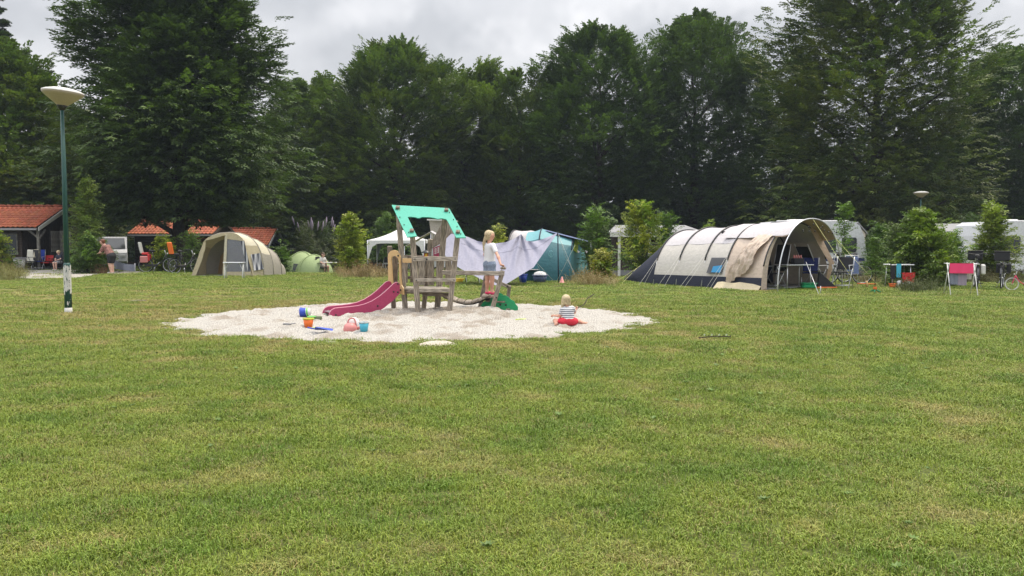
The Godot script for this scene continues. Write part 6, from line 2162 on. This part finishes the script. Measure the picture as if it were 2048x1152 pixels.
func bucket(n: String, label: String, at: Vector3, r: float, h: float, body: Material, rim: Material, tilt := Basis()) -> Node3D:
	var o := thing(n, label, "bucket", at)
	var piv := tilt
	var st := begin()
	lathe(st, [Vector2(0, 0.003), Vector2(r * 0.72, 0.0), Vector2(r, h), Vector2(r * 0.94, h), Vector2(r * 0.68, 0.012), Vector2(0, 0.014)], 22)
	part(o, "pail", done(st), body, Transform3D(piv, Vector3.ZERO))
	st = begin()
	lathe(st, [Vector2(r * 0.98, h * 0.9), Vector2(r * 1.09, h * 0.92), Vector2(r * 1.09, h * 1.02), Vector2(r * 0.95, h * 1.02)], 22)
	part(o, "rim", done(st), rim, Transform3D(piv, Vector3.ZERO))
	var hp := []
	for k in 11:
		var t := PI * k / 10
		hp.append(piv * Vector3(cos(t) * r * 1.05, h * 0.95 + sin(t) * 0.02, sin(t) * r * 1.05))
	rod(o, "handle", hp, 0.004, rim, 5)
	return o
func make_small_things() -> void:
	lamp_post("tall green lamp post with cream saucer head and peeling white base", gp(137, 626), 4.52, true, -0.09)
	lamp_post("distant saucer lamp rising behind the wide hazel-like bush", gd(1838, 46.0), 4.75, false, 0.0)
	lamp_post("distant lamp whose dome peeps over the turquoise playhouse roof", gd(822, 64.0), 4.75, false, 0.0)
	# --- toys in the sand
	var on_sand := func(px: float, py: float) -> Vector3:
		var p := gp(px, py)
		for i in 4:
			var r := ray(px, py)
			p = Vector3(0, EYE, 0) + r * ((sand_height(p.x, p.z) - EYE) / r.y)
		return p
	bucket("toy_bucket", "orange toy bucket with lime rim standing in the sand", on_sand.call(617, 655), 0.085, 0.15, M.orange, M.lime_toy)
	bucket("toy_bucket", "light blue toy bucket with white rim beside the pink watering can", on_sand.call(728, 663), 0.078, 0.15, M.cyan, M.offwhite)
	var lying := bucket("toy_bucket", "dark blue printed bucket lying on its side in the sand", on_sand.call(614, 632) + Vector3(0.06, 0.08, 0), 0.09, 0.17, M.white, M.blue, Basis(Vector3(0, 0, 1), PI * 0.5 + 0.1) * Basis(Vector3.UP, 0.3))
	var st := begin()
	lathe(st, [Vector2(0.078, 0.07), Vector2(0.0915, 0.155)], 18, Transform3D(Basis(Vector3(0, 0, 1), PI * 0.5 + 0.1), Vector3.ZERO))
	part(lying, "blue_band", done(st), M.blue)
	st = begin()
	lathe(st, [Vector2(0.074, 0.03), Vector2(0.0805, 0.06)], 18, Transform3D(Basis(Vector3(0, 0, 1), PI * 0.5 + 0.1), Vector3.ZERO))
	part(lying, "green_band", done(st), M.grass_toy)
	var wc := thing("watering_can", "pink toy watering can with round white top in the sand", "watering can", on_sand.call(701, 665))
	st = begin()
	lathe(st, [Vector2(0, 0), Vector2(0.1, 0.005), Vector2(0.115, 0.05), Vector2(0.1, 0.11), Vector2(0.06, 0.15), Vector2(0, 0.155)], 20)
	part(wc, "body", done(st), M.rose)
	rod(wc, "spout", [Vector3(0.08, 0.04, 0), Vector3(0.16, 0.09, 0), Vector3(0.175, 0.12, 0)], [0.03, 0.018, 0.02], M.rose, 8)
	rod(wc, "handle", curve([Vector3(-0.05, 0.12, 0), Vector3(-0.02, 0.21, 0), Vector3(0.06, 0.22, 0), Vector3(0.09, 0.11, 0)], 10), 0.012, M.rose, 7)
	st = begin()
	lathe(st, [Vector2(0, 0.012), Vector2(0.085, 0.01), Vector2(0.095, 0.0), Vector2(0.085, -0.01), Vector2(0, -0.012)], 22, Transform3D(Basis(Vector3.RIGHT, 1.2), Vector3(0.04, 0.15, -0.03)))
	part(wc, "round_top", done(st), M.white)
	var shv := thing("toy_shovel", "blue toy shovel blade lying in the sand", "toy", on_sand.call(648, 662))
	st = begin()
	var sr := []
	for i in 7:
		var u := i / 6.0 - 0.5
		sr.append([Vector3(u * 0.26, 0.045 - 0.03 * u, -0.06 * (1.0 - u * u)), Vector3(u * 0.28, 0.012 - 0.01 * u, 0.0), Vector3(u * 0.26, 0.04 - 0.06 * u, 0.06 * (1.0 - u * u))])
	grid(st, sr)
	part(shv, "blade", done(st), M.blue)
	rod(shv, "handle", [Vector3(-0.12, 0.03, 0), Vector3(-0.26, 0.05, -0.03)], 0.012, M.blue)
	var sv := thing("toy_sieve", "clear grey toy sieve half sunk in the sand", "toy", on_sand.call(574, 652))
	st = begin()
	tube(st, ring_pts(Vector3.ZERO, 0.06, 18).map(func(p): return Vector3(p.x, 0.03 + p.y * 0.25, p.y)), 0.01, 6, false, true)
	part(sv, "ring", done(st), M.grey)
	rod(sv, "handle", [Vector3(0.06, 0.035, 0), Vector3(0.14, 0.045, 0)], 0.009, M.grey)
	var og := thing("toy_truck_bed", "olive green toy tray lying behind the orange bucket", "toy", on_sand.call(630, 641))
	boxp(og, "tray", Vector3(0.05, 0.045, 0), Vector3(0.14, 0.07, 0.1), M.olive, 0.015)
	boxp(og, "lid", Vector3(-0.05, 0.07, 0), Vector3(0.16, 0.02, 0.12), M.grass_toy, 0.008)
	for s in [["yellow-green toy spade beside the orange bucket", 626, 658], ["green toy rake in the sand beside the cloud-shaped panel", 1041, 640.5]]:
		var o := thing("toy_spade", s[0], "toy", on_sand.call(s[1], s[2]), 0.3)
		rod(o, "handle", [Vector3(-0.09, 0.015, 0), Vector3(0.02, 0.022, 0)], 0.009, M.lime_toy)
		boxp(o, "blade", Vector3(0.06, 0.02, 0), Vector3(0.09, 0.012, 0.06), M.lime_toy, 0.004)
	# fallen twigs
	for s in [["leafy fallen twig lying on the lawn right of the sand pit", 1430, 679, 0.5], ["pale stick lying on the lawn near the beige tent", 276, 604.5, 0.36]]:
		var p := gp(s[1], s[2]) + Vector3(0, 0.03, 0)
		var o := thing("fallen_twig", s[0], "twig", p)
		rod(o, "stick", [Vector3(-s[3] * 0.5, 0.0, 0.02), Vector3(0, 0.02, 0), Vector3(s[3] * 0.5, 0.01, -0.03)], 0.008, M.wood_pale if s[1] < 500 else M.wood_brown, 5)
		if s[1] > 500:
			st = begin(false)
			for k in 9:
				leaf(st, Vector3(-0.22 + k * 0.055, 0.02, 0.0), Vector3(0.3, 0.35, 0.6 if k % 2 == 0 else -0.6).normalized(), Vector3.UP, 0.07, 0.035, Color(0.6, 0.7, 0.4))
			part(o, "leaves", done(st), M.olive)
	# --- gear in the tunnel tent porch
	chair("black high-backed reclining chair at the mouth of the tunnel tent", gp(1542, 577) + Vector3(0.1, 0, 0), 2.2, M.black_cloth, M.alu, 0.46, 0.82, 0.22)
	chair("dark reclining chair leaning back beside the caravan side of the porch", gp(1632, 573), -1.0, M.black_cloth, M.alu, 0.46, 0.82, 0.62)
	chair("folding chair with dark seat facing away outside the porch", gp(1684, 577), 2.5, M.black_cloth, M.alu, 0.5, 0.4, 0.3)
	chair("low blue fabric camping chair behind the porch table", gp(1619, 573.5), -0.3, M.navy_blue, M.alu, 0.44, 0.42, 0.1)
	var tp := gp(1586, 577)
	table("camping_table", "grey-topped camping table under the porch canopy", tp, 0.35, 1.0, 0.65, 0.74, M.alu, M.alu)
	var bt := thing("cup_crate", "dark crate of bottles standing on the porch table", "crate", tp + Vector3(0.15, 0.74, -0.1), 0.2)
	boxp(bt, "crate", Vector3(0, 0.09, 0), Vector3(0.34, 0.18, 0.24), M.black_cloth, 0.02)
	for i in 4:
		rod(bt, "bottle", [Vector3(-0.11 + i * 0.075, 0.15, 0), Vector3(-0.11 + i * 0.075, 0.24, 0), Vector3(-0.11 + i * 0.075, 0.28, 0)], [0.03, 0.028, 0.012], M.rose, 8)
	var cb := thing("storage_cupboard", "dark fabric cupboard standing inside the tunnel tent", "cupboard", gp(1560, 570) + Vector3(0, 0.03, -1.0), 0.5)
	boxp(cb, "case", Vector3(0, 0.45, 0), Vector3(0.9, 0.9, 0.45), M.black_cloth, 0.02)
	boxp(cb, "shelf_top", Vector3(0, 0.91, 0), Vector3(0.94, 0.03, 0.48), M.alu, 0.005)
	boxp(cb, "panel", Vector3(0, 0.45, 0.23), Vector3(0.8, 0.8, 0.02), M.navy, 0.005)
	var tray := thing("green_tub", "teal plastic tub on the ground under the porch table", "tub", gp(1617, 577))
	boxp(tray, "tub", Vector3(0, 0.08, 0), Vector3(0.42, 0.16, 0.26), M.hedge_green, 0.04)
	boxp(tray, "rim", Vector3(0, 0.165, 0), Vector3(0.46, 0.02, 0.3), M.hedge_green, 0.008)
	var tn := thing("fold_bag", "black triangular bag with orange base under the porch", "bag", gp(1650, 577))
	st = begin(false)
	plate(st, [Vector3(-0.25, 0.04, 0.1), Vector3(0.32, 0.04, 0.1), Vector3(-0.18, 0.5, 0.05)], Vector3(0.02, 0.0, -0.2))
	part(tn, "bag", done(st), M.black_cloth)
	boxp(tn, "orange_base", Vector3(0.02, 0.03, 0), Vector3(0.62, 0.05, 0.26), M.orange, 0.015)
	# blue towel on the chair outside
	var tw := gp(1702, 573)
	st = begin()
	var rows := []
	for i in 9:
		var v := i / 8.0
		var row := []
		for j in 6:
			var u := j / 5.0
			row.append(Vector3((u - 0.5) * 0.4, 0.98 - absf(v - 0.4) * 0.95, (v - 0.4) * 0.16 + 0.02 * sin(u * 9.0)))
		rows.append(row)
	grid(st, rows)
	var tb := thing("towel", "dark blue towel hung over the porch rail", "towel", tw)
	part(tb, "cloth", done(st), M.tarp_blue)
	rod(tb, "rail_post", [Vector3(-0.2, 0, 0), Vector3(-0.2, 0.98, 0)], 0.014, M.alu)
	rod(tb, "rail_post", [Vector3(0.2, 0, 0), Vector3(0.2, 0.98, 0)], 0.014, M.alu)
	rod(tb, "rail", [Vector3(-0.22, 0.98, 0), Vector3(0.22, 0.98, 0)], 0.014, M.alu)
	bicycle("bicycle parked behind the porch with its front wheel left", gp(1662, 566), PI + 0.25, 1.0, M.black_metal, {})
	bicycle("bicycle with red rear light behind the outside chair", gp(1690, 568), PI - 0.2, 1.0, M.grey, {})
	# scooter-like dark jacket hanging on the shed
	var jk := gd(1706, 36.85)
	var js := thing("hanging_jacket", "dark patterned jacket hanging on the cream shed", "jacket", jk + Vector3(-0.12, 0, 0.04))
	st = begin()
	tube(st, [Vector3(0, 1.9, 0), Vector3(0, 1.82, 0.02), Vector3(0, 1.5, 0.05), Vector3(0, 1.1, 0.04)], [0.03, 0.12, 0.15, 0.17], 10)
	part(js, "coat", done(st), M.black_cloth)
	for s in [-1.0, 1.0]:
		rod(js, "sleeve", [Vector3(s * 0.1, 1.8, 0.03), Vector3(s * 0.17, 1.55, 0.06), Vector3(s * 0.17, 1.3, 0.07)], [0.06, 0.055, 0.05], M.mauve, 8)
	# --- clothes table, pot, balls
	var ct := table("clothes_table", "small white table draped with clothes beside the wide bush", gp(1796, 574), 0.1, 0.75, 0.5, 0.72, M.white, M.alu)
	for s in [["black_towel", "black towel hanging off the clothes table", -0.3, 0.26, 0.17, 0.48, M.black_cloth], ["teal_towel", "teal towel hanging off the clothes table", -0.12, 0.265, 0.15, 0.42, M.cyan], ["red_bag", "dark red bag hanging below the clothes table", 0.22, 0.2, 0.42, 0.3, M.red]]:
		st = begin()
		rows = []
		for i in 8:
			var v := i / 7.0
			var row := []
			for j in 7:
				var u := j / 6.0 - 0.5
				row.append(Vector3(s[2] + u * s[4] * (1.0 - 0.2 * v), (0.735 if s[0] != "red_bag" else 0.46) - v * s[5], s[3] + 0.02 * sin(u * 14.0) * v + 0.01))
			rows.append(row)
		grid(st, rows)
		solo(s[0], s[1], "towel" if s[0] != "red_bag" else "bag", st, s[6], ct.position)
	for e in [[1799, 575, "white and black football touching the orange pot"], [1815.5, 574.5, "white and black football nearer the wide bush"]]:
		var fb := thing("football", e[2], "ball", gp(e[0], e[1]) + Vector3(0, 0.0, 0), 0.0, "footballs by the clothes table")
		var sp := SphereMesh.new()
		sp.radius = 0.11
		sp.height = 0.22
		sp.radial_segments = 20
		sp.rings = 10
		part(fb, "shell", sp, M.white, Transform3D(Basis(), Vector3(0, 0.11, 0)))
		for k in 7:
			var a: float = k * 2.4 + e[0]
			var y := lerpf(-0.6, 0.85, k / 6.0)
			var dirv := Vector3(cos(a) * sqrt(1 - y * y), y, sin(a) * sqrt(1 - y * y))
			var bs := frame_of(dirv)
			var pl := []
			for q in 5:
				pl.append(Vector3(0, 0.11, 0) + dirv * 0.104 + (bs.x * cos(TAU * q / 5) + bs.z * sin(TAU * q / 5)) * 0.042)
			st = begin(false)
			plate(st, pl, dirv * 0.007)
			part(fb, "black_patch", done(st), M.black_metal)
	bucket("plant_pot", "orange pot on the grass beside the footballs", gp(1785, 575.5), 0.11, 0.13, M.orange, M.orange)
	var ck := thing("croquet_mallet", "wooden mallet with orange stripe on the lawn by the sapling", "mallet", gp(1733, 576) + Vector3(0, 0.02, 0), 0.1)
	rod(ck, "handle", [Vector3(-0.3, 0.12, 0), Vector3(0.3, 0.1, 0)], 0.014, M.orange)
	rod(ck, "head", [Vector3(0.02, 0.0, 0), Vector3(0.0, 0.2, 0)], 0.035, M.tan_panel, 8)
	# --- drying rack
	var dr := gp(1921, 590)
	var o := thing("drying_rack", "white folding drying rack on the lawn beside the bicycles", "drying rack", dr, -0.35)
	for x in [-0.32, 0.32]:
		for z in [-1.0, 1.0]:
			rod(o, "leg", [Vector3(x + 0.04 * z, 0, 0.32 * z), Vector3(x, 0.86, -0.2 * z)], 0.012, M.white, 6)
	for z in [-0.28, -0.14, 0.0, 0.14, 0.28]:
		rod(o, "rail", [Vector3(-0.36, 0.84, z), Vector3(0.36, 0.84, z)], 0.006, M.white, 5)
	for x in [-0.36, 0.36]:
		rod(o, "side_rail", [Vector3(x, 0.84, -0.4), Vector3(x, 0.84, 0.34)], 0.01, M.white, 6)
	for s in [["hanging_towel", "bright pink towel folded over the drying rack", -0.05, 0.56, 0.26, 0.26, M.pink, 0.36], ["hanging_trousers", "grey trousers hanging from the drying rack", -0.22, 0.2, 0.56, 0.18, M.grey_blue, 0.3], ["hanging_trousers", "mauve trousers hanging from the drying rack", -0.02, 0.22, 0.58, 0.14, M.mauve, 0.28], ["hanging_shirt", "white shirt hanging from the drying rack", 0.15, 0.12, 0.42, 0.2, M.offwhite, 0.22]]:
		st = begin()
		rows = []
		for i in 10:
			var v := i / 9.0
			var row := []
			for j in 8:
				var u := j / 7.0 - 0.5
				row.append(Vector3(s[2] + u * s[3], 0.855 - v * s[4] + (0.0 if v > 0.02 else 0.0), s[7] + 0.018 * sin(u * 16.0 + s[2] * 9.0) * (0.2 + v)))
			rows.append(row)
		var back := []
		for i in 5:
			back.append(rows[0].map(func(p): return Vector3(p.x, 0.862 - maxf(i - 1, 0) * 0.06, p.z - 0.012 * i)))
		grid(st, rows)
		grid(st, back)
		var hg := solo(s[0], s[1], "laundry", st, s[6], dr)
		hg.rotation.y = -0.35
	# --- bicycles right
	bicycle("bicycle with grey panniers seen from behind beside the drying rack", gp(1951, 577), PI / 3.0 + 0.08, 1.0, M.black_metal, {"pannier": M.offwhite, "basket": M.black_cloth})
	bicycle("bicycle with large black front basket facing the lawn", gp(2004, 577), PI / 3.0 + PI - 0.06, 1.0, M.black_metal, {"basket": M.black_cloth, "pannier": M.black_cloth})
	bicycle("small white and pink child's bicycle at the right edge", gp(2046, 581), PI - 0.3, 0.55, M.pink, {"tyre": M.offwhite})
	# --- bicycles left
	bicycle("bicycle with grey child seat and pink bag near the black cabin", gp(316, 545), 0.12, 1.0, M.black_metal, {"child_seat": [M.offwhite, M.red], "pannier": M.rose})
	bicycle("bicycle with orange child seat leaning by the beige tent", gp(372, 547), 0.95, 1.0, M.black_metal, {"child_seat": [M.orange, M.black_cloth]})
	# --- things by the cabin porch
	chair("chair draped with pale towels at the cabin post", gd(58, 39.6), PI - 0.4, M.black_cloth, M.black_metal, 0.42, 0.5, 0.15)
	for s in [["draped_towel", "pale grey towel draped over the porch chair", -0.12, 0.34, M.rolled_towel], ["draped_towel", "pale yellow towel draped over the porch chair", 0.14, 0.2, M.tent_cream]]:
		st = begin()
		rows = []
		for i in 10:
			var v := i / 9.0
			var row := []
			for j in 6:
				var u := j / 5.0 - 0.5
				row.append(Vector3(s[2] + u * s[3], 1.02 - absf(v - 0.3) * (0.95 if s[3] > 0.3 else 0.6), (v - 0.3) * 0.2 + 0.02 * sin(u * 12.0)))
			rows.append(row)
		grid(st, rows)
		solo(s[0], s[1], "towel", st, s[4], gd(58, 39.6) + Vector3(0.05, 0, -0.33))
	chair("blue and red camping chair behind the porch post", gd(76, 40.2), PI + 0.2, M.blue, M.alu, 0.42, 0.5, 0.15)
	chair("low red camping chair on the cabin porch", gd(92, 40.4), PI, M.red, M.black_metal, 0.34, 0.3, 0.15)
	bucket("litter_bin", "pale grey round bin at the cabin path", gd(39, 38.6), 0.26, 0.62, M.offwhite, M.grey)
	# --- blue inflatable behind the woman
	var bi := thing("inflatable", "bright blue inflatable propped behind the bending woman", "inflatable", gd(207, 37.2))
	st = begin()
	tube(st, [Vector3(0, 0.3, 0), Vector3(0.05, 0.42, 0), Vector3(-0.02, 0.62, 0), Vector3(-0.14, 0.85, 0), Vector3(-0.2, 0.98, 0)], [0.1, 0.3, 0.33, 0.26, 0.1], 12)
	part(bi, "body", done(st), M.cyan)
	rod(bi, "ring", ring_pts(Vector3(0, 0.18, 0.0), 0.28, 20).map(func(p): return Vector3(p.x, 0.12, (p.y - 0.18) * 0.8)), 0.12, M.sky_blue, 8)
	# --- white table in front of the beige tent
	var wt := thing("folding_bench", "narrow white-legged folding table in front of the beige tent", "table", gp(469, 556.5))
	boxp(wt, "table_top", Vector3(0, 0.6, 0), Vector3(0.78, 0.035, 0.3), M.alu, 0.01)
	for x in [-0.34, 0.34]:
		rod(wt, "leg", [Vector3(x, 0, 0.12), Vector3(x, 0.58, 0.0)], 0.02, M.white, 7)
		rod(wt, "leg", [Vector3(x, 0, -0.12), Vector3(x, 0.58, 0.0)], 0.02, M.white, 7)
		rod(wt, "brace", [Vector3(x, 0.3, 0.06), Vector3(x * 0.6, 0.58, 0.02)], 0.01, M.alu, 6)
	# --- pails and things around the tarp
	bucket("blue_pail", "blue pail under the lavender tarp edge", gp(1046, 566), 0.15, 0.3, M.blue, M.blue)
	var wb := bucket("wash_tub", "dark blue wash tub with white bag under the teal tent side", gp(1080, 565), 0.26, 0.26, M.tarp_blue, M.tarp_blue)
	st = begin()
	lathe(st, [Vector2(0.23, 0.25), Vector2(0.2, 0.33), Vector2(0.1, 0.38), Vector2(0.0, 0.39)], 14)
	part(wb, "white_bag", done(st), M.white)
	bucket("yellow_tub", "yellow tub on the grass behind the play tower", gp(918.5, 565), 0.16, 0.13, M.yellow, M.yellow)
	var cn := thing("marker_cone", "small orange cone at the foot of the tarp pole", "cone", gp(1124, 566))
	st = begin()
	lathe(st, [Vector2(0.12, 0.01), Vector2(0.08, 0.02), Vector2(0.015, 0.22), Vector2(0, 0.225)], 14)
	part(cn, "cone", done(st), M.rose)
	boxp(cn, "foot", Vector3(0, 0.008, 0), Vector3(0.24, 0.016, 0.24), M.rose, 0.004)
	# beds and chairs behind the tarp
	for e in [[945, 566, "folded camp bed frame under the left of the tarp"], [1062, 563, "folding stool frame under the right of the tarp"]]:
		var fo := thing("camp_stool", e[2], "stool", gp(e[0], e[1]), 0.2)
		boxp(fo, "seat", Vector3(0, 0.42, 0), Vector3(0.5, 0.03, 0.4), M.grey, 0.01)
		for x in [-0.22, 0.22]:
			rod(fo, "leg", [Vector3(x, 0, -0.2), Vector3(x, 0.41, 0.2)], 0.013, M.black_metal, 6)
			rod(fo, "leg", [Vector3(x, 0, 0.2), Vector3(x, 0.41, -0.2)], 0.013, M.alu, 6)
	# furniture under the gazebo
	var gt := gd(790, 44.6)
	table("camping_table", "camping table with clutter under the white gazebo", gt, 0.2, 1.2, 0.7, 0.72, M.offwhite, M.alu)
	chair("dark camping chair under the white gazebo", gd(765, 44.2), 2.4, M.black_cloth, M.alu)
	chair("grey camping chair beside the gazebo table", gd(815, 44.3), 1.0, M.grey, M.alu)
	table("camping_table", "small table with white crockery beside the green dome tents", gd(662, 42.0), 0.1, 0.7, 0.5, 0.66, M.offwhite, M.black_metal)
